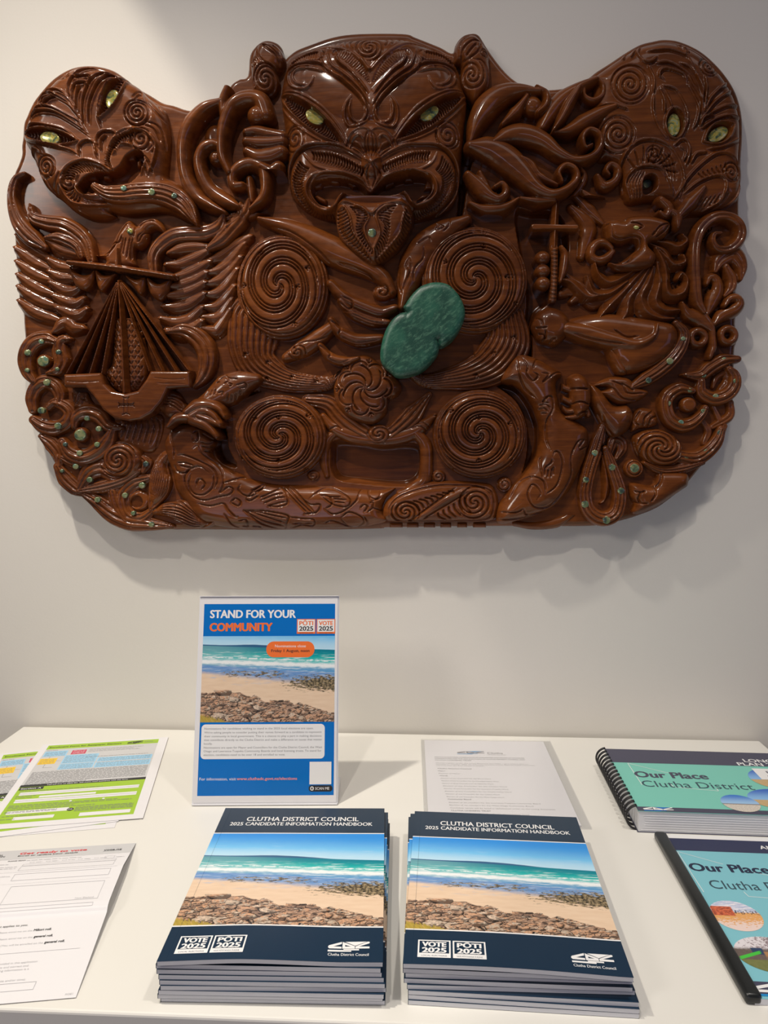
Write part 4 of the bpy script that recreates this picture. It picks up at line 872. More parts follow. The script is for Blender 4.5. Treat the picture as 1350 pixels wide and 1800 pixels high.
# tongue
tg = R(574, 325, 736, 475)
tg.poly(P('M3', '470,400 400,470 415,600 440,700 520,790 600,860 680,905 760,850 860,760 930,640 960,560 945,490 880,410 760,440 670,450 560,440'), 52, 34, 26)
for q in (P('M3', '435,530 480,515 520,580 540,680 600,770 670,870'), P('M3', '520,510 590,520 650,580 620,660 640,740 680,810')): 
    tg.rib(q, 2.6, 3)
for q in (P('M3', '905,520 880,600 860,690 780,790 690,880'), P('M3', '830,500 760,510 700,570 715,640 725,700 690,790 685,870')): tg.rib(q, 2.6, 3)
tg.rib(P('M3', '435,530 430,620 460,700 540,780 670,890'), 2.6, 3); tg.rib(P('M3', '905,520 935,600 900,700 820,790 690,890'), 2.6, 3); tg.rib(P('M3', '430,495 500,480 600,520 670,560 740,500 830,480 930,500'), 3, 4)
for pa, pb in (('435,540 435,620 465,700 540,780 640,870', '485,530 520,600 540,690 600,770 660,860'), ('530,520 570,580 570,680 610,760 670,830', '600,530 645,590 605,660 630,740 672,800'), ('690,800 740,720 760,640 720,580 780,520', '700,850 770,760 790,660 790,580 830,510'), ('900,530 880,620 860,700 790,780 700,870', '930,560 925,640 890,720 820,790 710,880')): tg.rungs(P('M3', pa), P('M3', pb), 18, 1.6, 3.2, 1.5)
tg.disc(654, 409, 13, 14, 80, 6, 6); W_(tg, 'carved_tongue', 84, 30)
eye(654, 409, 7.5, 8, 0, 87, 'shell_inlay', 'green shell stud in the tongue')
# ears
e1 = R(428, 60, 506, 185); e1.poly(P('M1', '190,145 260,140 330,165 385,230 410,310 380,400 350,430 360,520 330,600 270,650 180,640 120,580 100,500 95,430 90,330 120,240 150,180'), 40, 26, 22)
e1.spiral(467, 140, 22, 26, 2, 1.4, .1, 1, 4, 2, (0.0,)); e1.groove(arc(467, 140, 23, 28, 0, 360), 2, 4)
e1.grooves([P('M1', '160,190 170,280 230,360 330,400'), P('M1', '200,170 260,240 340,300 370,380'), P('M1', '165,180 250,200 330,260 390,330'), P('M1', '300,190 350,240 380,300')], 2, 3.4); e1.spiral(446, 108, 8, 10, 1, 2, 0, 1, 3, 1.4, (0.0,)); W_(e1, 'carved_ear', 62, 18)
eye(466, 101, 4, 5, 20, 64, 'shell_inlay', 'small yellow shell eye in the left ear')
e2 = R(792, 48, 872, 182); e2.poly(P('M2', '830,180 870,120 940,80 1010,75 1060,110 1140,230 1150,330 1160,430 1140,560 1080,650 1010,700 950,650 900,590 870,520 880,420 880,360 820,350 815,250'), 40, 26, 22)
e2.spiral(829, 133, 24, 28, 2, 1.4, .4, -1, 4, 2, (0.0,)); e2.grooves([P('M2', '890,350 900,250 980,170 1070,155'), P('M2', '890,350 970,320 1050,250 1070,155'), P('M2', '930,310 980,240 1030,190'), P('M2', '870,250 900,150 960,110'), P('M2', '1000,340 1080,350 1130,440 1120,560 1050,660')], 2, 3.4); e2.spiral(852, 93, 9, 9, 1, 2, 0, 1, 3, 1.4, (0.0,)); W_(e2, 'carved_ear', 62, 18)
TILES['C2'] = (0, 490, 3.0); TILES['C4'] = (400, 490, 3.0)
def NEW(tile, s, m=6, step=1.25):
    p = P(tile, s); return R(*(p.min(0)-m), *(p.max(0)+m), step)
def dart(r, x, y, rot, k=1.0):
    """small three-pointed nick between crescents"""
    c, n = math.cos(math.radians(rot)), math.sin(math.radians(rot))
    for da, L in ((-38, 8), (0, 9), (38, 8)):
        a = math.radians(rot+da); r.groove(np.array([[x, y], [x+k*L*math.cos(a), y+k*L*math.sin(a)]]), 1.6, 3.0, smooth=False)
def studs(tile, z, lst, lab=None):
    for x, y, rad in lst:
        (px, py), = P(tile, '%g,%g' % (x, y)); o = eye(px, py, rad, rad*.95, 0, z, 'shell_inlay', dome=1.2)
def strands(name, tile, items, z, h, zref, n=3, rd=2.0, prof='round', m=22, zb=15, step=1.25):
    """one carved part made of several flowing strips that grow out of each other"""
    pts = np.concatenate([P(tile, i[0]) for i in items]); r = R(*(pts.min(0)-m), *(pts.max(0)+m), step)
    for i in items:
        kw = dict(z=z, h=h, n=n, rd=rd, prof=prof); kw.update(i[2] if len(i) > 2 else {}); r.band(P(tile, i[0]), np.array(i[1])*(1.3 if tile in ('T5', 'T6') else 1.1), **kw)
    return r
# ------------------------------------------------------------------ arms, spirals and rosette of the central figure
def crescent(name, line, ws, n):
    r = R(line[:, 0].min()-60, line[:, 1].min()-60, line[:, 0].max()+60, line[:, 1].max()+60); r.band(line, ws, 36, 20, 'round', n, 3.2); return r
r = crescent('c', P('F', '446,560 443,612 456,643 495,665 535,673 580,672 605,650'), [52, 48, 38, 25, 19, 14, 6], 9)
for x, y, a in ((430, 620, 60), (470, 634, 70), (468, 662, 60), (512, 660, 60), (560, 670, 200)): dart(r, x, y, a)
W_(r, 'carved_forearm', 50)
r = crescent('c', P('F', '890,560 893,600 870,635 835,655 790,665 745,668 712,652'), [36, 44, 42, 32, 22, 14, 6], 9)
for x, y, a in ((870, 618, 110), (832, 620, 100), (838, 656, 110), (905, 590, 110)): dart(r, x, y, a)
W_(r, 'carved_forearm', 50)
def disc_spiral(name, cx, cy, rx, ry, sx, sy, turns, rot, ccw, darts, z=42, h=24):
    r = R(cx-rx-5, cy-ry-5, cx+rx+5, cy+ry+5, 1.1); r.disc(cx, cy, rx, ry, z, h, 26)
    r.groove(arc(cx, cy, rx-5, ry-5, 0, 360, 60), 1.7, 3.2, taper=False); r.groove(arc(cx, cy, rx-11, ry-11, 0, 360, 60), 1.6, 3.0, taper=False)
    r.spiral(sx, sy, rx-14, ry-14, 2, turns, rot, ccw, 5.0, 2.0, (0.0, .21, .42), inner=1.0, r0=.03)
    for x, y, a in darts: dart(r, x, y, a)
    return W_(r, name, z+h-4, 20)
disc_spiral('shoulder_spiral', 495, 502, 83, 95, 490, 501, 1.5, .15, 1, [(462, 447, 210), (537, 471, 10), (520, 503, 20), (517, 566, 70), (434, 502, 180), (422, 552, 200)])
disc_spiral('shoulder_spiral', 835, 490, 95, 96, 834, 490, 1.6, .55, 1, [(849, 437, 280), (787, 462, 200), (887, 487, 10), (903, 531, 40)])
disc_spiral('hip_spiral', 490, 768, 83, 76, 491, 766, 1.5, .8, 1, [(490, 738, 270), (490, 806, 90), (452, 736, 190), (538, 732, 340), (424, 806, 190), (535, 822, 60)])
disc_spiral('hip_spiral', 844, 763, 84, 80, 842, 762, 1.5, .2, 1, [(842, 738, 270), (842, 805, 90), (798, 722, 190), (892, 745, 0), (797, 825, 150), (897, 820, 60)])
# upper arms and hands
r = R(440, 370, 720, 560); r.band(P('F', '455,384 500,396 545,418 594,443 640,464 672,486 688,512'), [6, 17, 25, 28, 25, 18, 10], 42, 26, n=0)
r.grooves([P('M4', '840,320 950,350 1060,400 1110,450'), P('M4', '330,60 520,110 700,230 800,330'), P('M4', '850,330 1000,380 1080,420 1120,470')], 2, 3)
r.spiral(672, 513, 17, 14, 1, 1.5, 0, 1, 4, 2, (0.0,)); r.disc(672, 512, 18, 15, 46, 14, 12); r.spiral(672, 512, 18, 15, 1, 1.4, .2, -1, 4, 2, (0.0,)); W_(r, 'carved_upper_arm', 62)
r = R(690, 370, 832, 560); r.band(P('F', '822,384 780,405 748,432 728,462 716,500 706,540'), [10, 22, 28, 28, 20, 8], 42, 22)
r.grooves([P('M5', '200,600 240,540 270,450 240,400 270,330'), P('M5', '190,430 180,530 210,620'), P('M5', '380,240 380,330 310,420 300,520'), P('M5', '480,60 540,90 480,110 500,70'), P('M5', '590,0 580,80 530,130'), P('M5', '330,220 420,170 440,210'), P('M5', '100,500 170,420 200,380'), P('M5', '270,330 280,420 220,560')], 1.6, 2.6); W_(r, 'carved_upper_arm', 58)
r = R(555, 480, 710, 660)
for q, ws in (('800,470 900,570 1050,640 1150,670 1245,640', [10, 13, 14, 14, 9]), ('870,590 940,670 1080,730 1200,740', [8, 11, 11, 7]), ('800,720 850,800 980,860 1150,850', [7, 12, 13, 9]), ('725,900 790,980 900,1010 990,990', [6, 10, 10, 5])): r.band(P('M4', q), ws, 44, 22, n=0)
for q in ('860,600 930,650 950,600 880,560', '850,590 860,640 920,670', '800,730 870,780 850,830', '720,900 800,960 780,990'): r.groove(P('M4', q), 1.8, 3)
for k in range(3): r.grooves([P('M4', '950,%d 1080,%d 1190,%d' % (660+k*22, 715+k*20, 730+k*20)), P('M4', '850,%d 980,%d 1140,%d' % (830+k*22, 880+k*18, 860+k*22)), P('M4', '780,%d 860,%d 940,%d' % (990+k*18, 1020+k*16, 1000+k*16))], 1.5, 2.6)
W_(r, 'carved_hand', 60)
r = R(480, 555, 605, 650); r.band(P('M4', '490,985 560,945 680,870 810,770'), [10, 17, 17, 12], 40, 20); r.spiral(523, 619, 16, 14, 2, 1.0, 0, 1, 3.5, 1.7, (0.0,)); r.grooves([P('M4', '560,900 620,880 700,870 780,840'), P('M4', '540,910 560,940 540,970')], 1.6, 3); W_(r, 'carved_wrist', 52)
# rosette with the waves under it
r = R(530, 650, 770, 780); r.band(P('M6', '0,330 120,350 200,430 330,520 430,545 560,450 690,300'), [12, 18, 22, 17, 16, 20, 6], 38, 12, n=4, rd=3); r.disc(666, 763, 22, 17, 42, 10, 10); r.spiral(666, 763, 21, 16, 2, 1.1, 0, 1, 3.4, 1.7, (0.0,)); W_(r, 'carved_wave', 46)
r = R(578, 615, 712, 750, 1.1); r.poly(P('M6', '145,230 180,160 250,95 330,72 420,130 490,185 535,255 510,310 460,340 445,410 385,465 300,462 200,410 150,320'), 42, 20, 22)
r.spiral(641, 682, 62, 62, 7, .42, 0, -1, 4.5, 2.2, (0.0,), inner=.66, r0=.02)
for a in range(0, 360, 51): r.groove(arc(641+33*math.cos(math.radians(a)), 682+33*math.sin(math.radians(a)), 15, 15, a-95, a+95, 14), 1.8, 3.2)
for a in range(25, 385, 51): dart(r, 641+44*math.cos(math.radians(a)), 682+44*math.sin(math.radians(a)), a)
W_(r, 'carved_rosette', 58, 20)
# thighs joining the spirals and the framed hollow
r = R(560, 690, 775, 880)
r.band(P('M6', '90,420 140,480 220,520 330,545 460,550 580,520 650,480 720,420'), [6, 12, 15, 14, 14, 15, 13, 6], 36, 12)
r.band(P('M6', '620,520 670,590 675,700 660,790 590,840 520,860'), [10, 12, 12, 13, 12, 6], 36, 12); r.band(P('M6', '170,500 110,560 90,660 110,760'), [8, 10, 10, 6], 34, 10)
r.grooves([P('M6', '590,490 640,480 690,520'), P('M6', '600,470 650,460 700,490'), P('M6', '120,500 170,480 200,500'), P('M6', '680,410 740,390'), P('M6', '640,440 710,420 760,430'), P('M6', '640,420 720,405')], 1.7, 2.6); W_(r, 'hollow_frame', 44)
r = R(668, 836, 885, 925, 1.1); r.poly(P('M6', '440,1015 428,935 480,875 580,825 660,800 740,790 850,790 950,795 1040,810 1070,850 1085,905 1075,975 1030,1020 800,1028 600,1026'), 38, 18, 18)
r.spiral(713, 900, 26, 22, 2, 1.5, .1, 1, 4, 2, (0.0,)); r.spiral(834, 883, 32, 29, 2, 1.7, .3, 1, 4, 2, (0.0,)); r.groove(P('M6', '470,1010 465,940 520,880 640,835 760,815 850,815 960,820 1040,850 1055,920 1040,985 980,1010 800,1015 600,1015 480,1012'), 2, 3, closed=True)
r.band(P('M6', '610,1012 700,950 790,890 900,835'), [3, 5, 5, 3], -1, 4, add=True); r.grooves([P('M6', '590,1010 690,935 780,870 840,825'), P('M6', '640,1015 720,965 820,905 910,850')], 1.6, 3)
for k in range(8): r.groove(P('M6', '%d,%d %d,%d %d,%d' % (565+k*33, 910-k*9, 610+k*31, 925-k*11, 640+k*25, 965-k*17)), 2.0, 3.8)
for k in range(6): r.groove(P('M6', '%d,%d %d,%d %d,%d' % (740+k*30, 965-k*18, 745+k*30, 990-k*14, 790+k*28, 1008-k*6)), 2.0, 3.8)
W_(r, 'carved_scroll_plaque', 54)
r = R(676, 910, 860, 934)
for a_, b_ in ((465, 540), (562, 630), (658, 724), (752, 815), (848, 905), (938, 1012)): r.poly(P('M6', '%d,1027 %d,1027 %d,1054 %d,1054' % (a_, b_, b_, a_)), 34, 8, 3, smooth=False)
W_(r, 'notched_edge', 40)
r = R(755, 825, 800, 860); r.disc(771, 838, 13, 12, 38, 10, 8); r.spiral(771, 838, 12, 11, 1, 1.6, 0, 1, 3, 1.5, (0.0,)); W_(r, 'small_spiral', 46); 
r = R(870, 835, 905, 870); r.disc(887, 852, 14, 14, 38, 10, 8); r.spiral(887, 852, 13, 13, 1, 1.6, 0, 1, 3, 1.5, (0.0,)); W_(r, 'small_spiral', 46)
r = R(536, 824, 565, 848); r.disc(550, 836, 12, 10, 36, 9, 7); r.spiral(550, 836, 11, 9, 1, 1.5, 0, 1, 3, 1.4, (0.0,)); W_(r, 'small_spiral', 44)
# ------------------------------------------------------------------ long tattooed creature along the bottom left
r = R(278, 730, 705, 936); r.poly(P('F', '297,754 312,742 336,742 366,758 378,776 372,798 386,815 415,830 440,842 475,850 520,853 570,854 620,858 660,862 695,858 678,878 672,900 682,916 640,927 560,931 440,931 385,927 345,915 322,884 306,860 300,832 289,802 286,776'), 36, 22, 24)
EN = ['240,810 300,810 420,860 520,920 560,1000 530,1080', '215,890 240,940 300,950 335,925', '190,600 180,660 215,760 210,840', '240,870 300,870 365,890', '260,890 320,905 350,905', '360,760 400,735 425,790 480,840 550,890 595,960 600,1050 575,1105 640,1060 680,1080 650,1120 560,1140 450,1165 360,1130 310,1050 300,980 340,920 420,900 490,950', '350,960 330,1040 370,1110 450,1120 520,1060 530,960', '390,1060 400,1010 430,1000 460,1040 430,1080', '600,1030 700,1000 800,990 930,1030', '740,1040 720,1080 760,1120 830,1130 940,1045', '820,1090 900,1060', '830,1110 910,1075', '780,1150 900,1050 1050,1045 1150,1080 1250,1180 1330,1270', '780,1150 810,1170 880,1130', '890,1145 950,1120 1050,1075', '900,1165 1000,1125 1080,1110', '920,1190 1020,1150 1095,1140', '950,1212 1050,1185 1105,1175', '1060,1060 1100,1120 1105,1190 1040,1215 950,1212', '1070,1070 1150,1150 1270,1270', '1100,1060 1200,1170 1310,1270', '360,640 395,620 400,690 370,700 355,660', '430,640 510,690 540,690', '420,710 480,720 510,700', '430,740 490,750 520,730', '450,780 500,790', '660,1180 700,1150 740,1180 720,1210 660,1180',
      '400,1190 500,1210 600,1190 640,1240 700,1300 720,1290', '610,1270 680,1370 800,1400 900,1400', '760,1240 900,1320 1080,1370', '770,1240 950,1300 1095,1345', '790,1240 1000,1285 1110,1310', '820,1240 1000,1260 1115,1290 1100,1340 1060,1395 900,1350 760,1240', '720,1330 780,1320 790,1370 740,1370', '820,1370 890,1380 890,1400', '1110,1295 1220,1310 1320,1320 1300,1370 1220,1360 1110,1395', '1150,1350 1300,1345']
r.grooves([P('T7', q) for q in EN], 1.7, 3.0)
EN4 = ['430,1160 500,1110 560,1110 620,1140 650,1170 630,1200 560,1190 490,1140', '490,1140 540,1150 550,1190 520,1210', '540,1150 600,1150', '560,1160 630,1165', '565,1175 620,1180', '510,1210 560,1240 620,1220 680,1170 700,1120 740,1110 750,1150 800,1160 820,1110', '740,1120 760,1170 800,1150 805,1110', '700,1210 720,1190 740,1200 720,1230', '750,1180 770,1180 765,1210', '600,1260 640,1230 700,1250 720,1280 680,1310 630,1300 600,1260', '740,1230 770,1210 820,1230', '510,1290 550,1275 600,1290 640,1310', '720,1250 740,1290 700,1315', '400,1160 440,1190 490,1190 470,1230 400,1240']
r.grooves([P('C4', q) for q in EN4], 1.6, 3.0); W_(r, 'carved_creature', 52)
# clenched left hand and its patterned forearm
r = R(320, 640, 470, 735); r.band(P('T7', '860,210 760,230 640,280 500,370 380,420'), [12, 25, 30, 22, 12], 40, 24)
r.grooves([P('T7', q) for q in ('600,170 640,200 720,210', '560,220 600,190 640,220 600,250', '540,240 570,230', '640,240 670,250 650,270', '700,260 770,240 780,270 720,280', '480,300 460,350', '510,295 495,345', '540,290 530,340', '560,320 600,310 590,340', '640,320 630,380', '670,330 660,380', '700,320 690,370', '740,290 730,330')], 1.5, 2.8); W_(r, 'carved_forearm', 58)
r = strands('h', 'T7', [('300,470 380,420 480,410 560,440 605,500', [8, 13, 11, 9, 6]), ('340,500 420,460 500,480 570,560', [9, 11, 9, 6]), ('340,530 430,560 500,610 545,665', [10, 11, 9, 6]), ('400,500 480,530 570,570', [8, 9, 6]), ('160,585 220,520 310,510 360,530', [5, 9, 10, 9])], 52, 24, 66, n=0); W_(r, 'carved_fist', 70)
# tail flukes
r = NEW('T7', '-10,740 620,1400'); r.poly(P('T7', '195,755 110,780 50,850 10,960 -5,1100 0,1255 80,1210 150,1130 182,1040 165,960 150,880 205,790'), 40, 16, 14)
r.fan(P('T7', '190,765 100,800 30,960 15,1100 10,1240'), P('T7', '200,790 140,880 160,1000 130,1120 15,1245'), 9, 1.8, 3.4); W_(r, 'tail_fluke', 50)
r = NEW('T7', '-10,1130 620,1400'); r.poly(P('T7', '0,1265 100,1190 200,1175 300,1160 360,1200 430,1275 500,1315 600,1285 520,1370 400,1392 280,1370 150,1310 60,1290'), 40, 16, 14)
r.fan(P('T7', '10,1268 120,1190 250,1180 340,1240 430,1310 590,1290'), P('T7', '10,1272 100,1295 280,1365 400,1388 590,1292'), 8, 1.8, 3.4); W_(r, 'tail_fluke', 50)
# ------------------------------------------------------------------ lower left curls with shell studs
K = dict(n=3, rd=2.6)
r = strands('c', 'T5', [('430,225 330,195 220,225 150,310 125,420 155,540 215,620', [7, 12, 14, 14, 13, 11, 6]), ('580,200 490,215 465,320 485,420 445,505 350,540', [3, 10, 13, 13, 10, 3])], 38, 16, 48, **K); r.disc(*P('T5', '310,420')[0], 13, 13, 42, 9, 5); W_(r, 'shell_studded_curl', 50)
r = strands('c', 'T5', [('205,900 190,790 230,685 320,625 420,665 470,760 455,850', [8, 11, 12, 12, 12, 11, 6]), ('210,1000 300,1065 420,1085 530,1035 575,940 520,865 420,830 360,880', [8, 12, 12, 12, 12, 11, 9, 5])], 36, 16, 48, **K); W_(r, 'shell_studded_curl', 48)
r = strands('c', 'T5', [('610,1070 625,980 720,925 850,955 950,1060 1090,1080', [5, 11, 13, 13, 10, 3]), ('1000,1080 930,1230 810,1335 680,1375 560,1330 490,1220', [5, 13, 14, 13, 12, 8])], 38, 16, 50, **K); r.disc(*P('T5', '675,1150')[0], 14, 14, 42, 9, 5); W_(r, 'shell_studded_curl', 52)
r = strands('c', 'T6', [('340,730 420,590 520,550 620,600 720,600', [6, 13, 16, 14, 6]), ('350,735 540,700 700,650 830,570', [6, 10, 10, 4])], 36, 14, 46, n=4, rd=2.6, m=52); r.disc(*P('T6', '690,485')[0], 37, 34, 38, 18, 18); r.spiral(*P('T6', '664,490')[0], 34, 32, 2, 1.9, 0, 1, 4, 2, (0.0,)); W_(r, 'carved_spiral_curl', 50)
r = strands('c', 'T6', [('910,630 780,670 700,750 690,850 740,940 840,955 930,890', [6, 13, 14, 13, 13, 11, 6]), ('360,740 480,815 600,910 740,975 900,995 1090,1015', [5, 12, 15, 14, 10, 4]), ('620,740 650,850 720,960', [10, 12, 8])], 34, 14, 44, n=4, rd=2.6); r.disc(*P('T6', '830,810')[0], 19, 18, 38, 8, 6); r.dimple(*P('T6', '805,822')[0], 12, 26); W_(r, 'carved_wave_curl', 46)
r = strands('c', 'T6', [('50,300 130,360 190,440 195,530', [5, 13, 13, 5]), ('180,540 240,640 330,720 420,760', [7, 13, 12, 4]), ('200,460 300,510 420,525', [6, 9, 4])], 34, 14, 44, n=4, rd=2.4); W_(r, 'carved_leaf_curl', 44); r = strands('c', 'T6', [('840,460 880,510 860,580', [5, 11, 5])], 34, 14, 44, n=4, rd=2.4); W_(r, 'carved_leaf_curl', 44)
studs('T5', 54, [(310, 420, 9.5), (675, 1150, 10)]); studs('T5', 55, [(290, 225, 4.5), (155, 335, 5.5), (460, 330, 4.5), (447, 497, 3.5), (150, 510, 4), (345, 630, 6), (290, 908, 6), (455, 1060, 6), (742, 985, 4.5), (857, 1090, 4.8), (843, 1245, 4.8), (525, 1243, 3.8), (670, 1330, 5)])
studs('T6', 50, [(325, 540, 5), (435, 645, 5), (662, 492, 5), (880, 520, 5), (850, 690, 5.5), (715, 768, 5), (497, 803, 5), (780, 910, 4), (925, 998, 5), (215, 575, 3.2)])
# ------------------------------------------------------------------ eagle
def feathers(tile, lines, w, z, tilt, h=9, n=4, rd=1.6):
    pts = np.concatenate([P(tile, q) for q in lines]); r = R(*(pts.min(0)-18), *(pts.max(0)+18))
    for q in lines: r.band(P(tile, q), np.array([8, 14, 16, 15, 10]), z-2, h*1.1, 'soft', 4, .5, tilt=tilt*.95)
    return r
r = feathers('T3', ['150,650 230,740 330,810 450,875', '135,775 230,865 330,935 460,980', '148,910 250,1005 360,1065 485,1095', '158,1040 260,1135 380,1205 505,1235', '163,1160 270,1255 400,1325 545,1355', '172,1300 290,1405 420,1465 600,1510'], [4, 11, 13, 12, 6], 38, -7); W_(r, 'wing_feathers', 48)
r = feathers('T3', ['450,700 560,790 680,830 790,850', '460,885 550,960 670,985 720,975', '470,1005 570,1080 700,1080', '480,1115 600,1205 700,1210 770,1170', '510,1245 640,1325 740,1330 810,1280', '545,1365 680,1440 770,1440 835,1390', '530,1590 620,1520 700,1570 790,1570'], [4, 11, 13, 12, 6], 42, -8, 10); W_(r, 'wing_feathers', 54)
r = strands('w', 'T3', [('285,330 310,450 450,500 600,525 740,600 840,710 890,880', [3, 11, 14, 15, 15, 12, 8]), ('440,660 540,650 660,690 750,750 790,840', [4, 10, 11, 10, 6]), ('230,20 150,60 105,180 110,340 170,510 280,640 430,750', [4, 8, 9, 12, 15, 15, 6])], 44, 14, 56, n=3, rd=2.4); W_(r, 'eagle_wing', 56)
r = strands('w', 'T4', [('385,660 380,500 450,385 570,300 700,275 900,265 1030,200 1090,60', [9, 12, 14, 15, 15, 15, 13, 3]), ('1250,-20 1250,110 1160,220 1060,330 930,420', [4, 14, 15, 14, 6]), ('1110,210 1200,150 1290,60 1330,-60', [3, 12, 12, 4])], 44, 16, 58, n=3, rd=2.4); W_(r, 'eagle_wing', 58)
r = feathers('T4', ['550,480 700,440 900,425', '520,600 650,605 800,550 925,470', '580,725 700,710 830,655 935,580', '560,815 680,805 800,765 905,690', '530,905 650,905 780,865 890,790', '490,1015 620,1035 760,995 885,900', '460,1135 600,1185 750,1155 865,1040', '520,1250 650,1290 770,1240 860,1170'], [4, 11, 12, 11, 6], 44, -8, 10); W_(r, 'wing_feathers', 54)
r = feathers('T4', ['940,560 1060,520 1200,420 1340,330', '930,680 1060,650 1180,560 1290,400', '920,790 1050,760 1150,680 1250,540', '900,900 1030,890 1130,810 1220,660', '890,1020 1010,1030 1110,960 1190,830', '880,1120 1000,1140 1090,1090 1160,960', '860,1230 1000,1270 1080,1190 1150,1060'], [5, 12, 13, 11, 5], 40, -8, 10); W_(r, 'wing_feathers', 50)
r = R(165, 375, 300, 480, 1.0); r.poly(P('T4', '-120,520 -200,490 -100,470 -40,400 10,300 60,220 110,160 160,145 215,200 275,150 390,122 460,160 500,225 512,300 470,272 400,240 345,262 335,330 300,400 245,440 205,430 190,520 205,600 100,625 -20,625 -150,610 -90,560'), 44, 16, 12)
r.grooves([P('T4', q) for q in ('-180,490 -60,480 20,400 60,290 120,200 170,185', '-90,470 0,380 40,380 70,360 90,300', '215,205 210,270 200,320', '300,270 250,310 240,370 265,350 300,290 400,250', '100,330 90,400 70,480', '130,330 110,420 100,500', '170,330 150,420 130,540', '200,330 170,440 170,560', '60,500 40,560', '-60,520 -20,440 20,400', '250,220 330,160 420,160')], 1.5, 3.0); r.disc(*P('T4', '157,258')[0], 7, 7, 56, 5, 4); W_(r, 'eagle_head', 56)
eye(*P('T4', '157,258')[0], 5, 5, 0, 63, 'shell_eye', 'grey shell eye of the eagle')
r = R(176, 560, 275, 700, 1.0); r.poly(P('T5', '1010,60 1080,-60 1230,-60 1330,300 1345,560 1250,700 1130,745 1000,690 900,560 905,500 985,430'), 40, 14, 20)
rr = random.Random(4)
for j in range(15):
    for i in range(6):
        x, y = 188+i*11+(j % 2)*5, 566+j*9
        r.groove(np.array([[x-4, y-4], [x, y+3], [x+4, y-4]]), 1.4, 2.2, smooth=False)
W_(r, 'eagle_body', 50)
r = R(110, 690, 300, 800); r.poly(P('T6', '560,200 640,170 800,170 960,120 1025,160 1010,300 945,425 840,425 720,380 640,300'), 36, 8, 12); r.poly(P('T5', '590,710 720,690 800,820 900,930 880,1010 780,950 640,900'), 38, 8, 12)
r.fan(P('T6', '690,180 660,260 640,310'), P('T6', '960,140 1000,230 960,400'), 8, 1.7, 3)
for q in ('640,760 620,830', '690,740 660,840', '740,750 700,860', '790,840 740,900', '640,840 700,850', '690,790 750,810', '700,880 760,890'): r.groove(P('T5', q), 1.5, 2.6)
W_(r, 'eagle_tail', 42)
r = R(270, 675, 340, 745); r.poly(P('T7', '155,290 230,310 280,380 310,430 280,500 160,520 90,460 60,440'), 40, 14, 14)
for k in range(4):
    r.groove(P('T7', '%d,%d %d,%d %d,%d' % (110+k*25, 400-k*22, 190+k*22, 415-k*18, 270+k*8, 470-k*20)), 1.5, 2.8)
W_(r, 'eagle_leg', 50)
r = strands('c', 'T4', [('520,1255 690,1240 830,1320 905,1450 910,1600 860,1720 790,1800', [4, 14, 18, 18, 17, 13, 4])], 42, 16, 54, n=3, rd=2.4); W_(r, 'curved_horn', 54)
# ------------------------------------------------------------------ sailing ship over the eagle
r = R(105, 640, 340, 745, 1.0); r.poly(P('C2', '333,503 528,495 548,555 585,592 655,606 722,590 768,530 790,486 1000,487 1003,572 885,580 852,650 800,710 740,742 680,752 600,737 540,690 490,620 447,571 335,571'), 64, 6, 5, smooth=False)
for q in ('653,625 653,715', '673,625 673,715', '625,660 705,660', '625,668 705,668', '642,622 663,630 684,622', '642,718 663,710 684,718', '622,652 630,664 622,676', '708,652 700,664 708,676'): r.groove(P('C2', q), 1.0, 2.4)
for q in ('350,540 430,545 520,540', '800,520 900,530 990,525', '820,550 980,555'): r.groove(P('C2', q), .8, .8)
W_(r, 'ship_hull', 70, 30)
for i, (a_, b_) in enumerate((('612,20', '348,500'), ('614,20', '402,498'), ('617,20', '472,497'), ('620,25', '535,497'), ('628,25', '785,486'), ('632,22', '852,486'), ('636,20', '925,488'), ('640,18', '995,486'))):
    p = P('C2', a_+' '+b_); r = R(p[:, 0].min()-7, p[:, 1].min()-7, p[:, 0].max()+7, p[:, 1].max()+7, 1.0); r.band(p, [2.4, 3.6], 56, 9, 'ridge', smooth=False); W_(r, 'ship_rope', 64, 38)
r = R(195, 485, 232, 695, 1.0); r.band(P('C2', '622,10 640,300 655,598'), [4, 6, 7], 56, 12, 'ridge'); W_(r, 'ship_mast', 66, 38)
r = R(196, 430, 212, 478, 1.0); r.band(P('F', '204,436 204,472'), [4, 5.5], 60, 8, 'flat', smooth=False); W_(r, 'mast_top', 68, 40)
r = R(112, 450, 312, 494, 1.0); r.band(P('F', '116.5,459.5 210,470 303,485'), [4, 5.5, 5], 66, 8, 'ridge', smooth=False); W_(r, 'ship_yard', 72, 40)
for t_, q in (('T3', '670,930 700,970 800,1022 880,1010 922,968 920,1060 880,1150 825,1180 740,1140 690,1040'), ('T3', '930,970 1000,1022 1080,1022 1140,1010 1100,1080 1005,1195 950,1130'), ('T4', '100,690 200,728 302,710 308,790 262,890 200,830'), ('T4', '320,708 430,772 555,728 540,830 485,930 440,948 360,890 325,800')):
    r = NEW(t_, q, step=1.0); r.poly(P(t_, q), 52, 10, 12); W_(r, 'ship_sail', 60, 36)
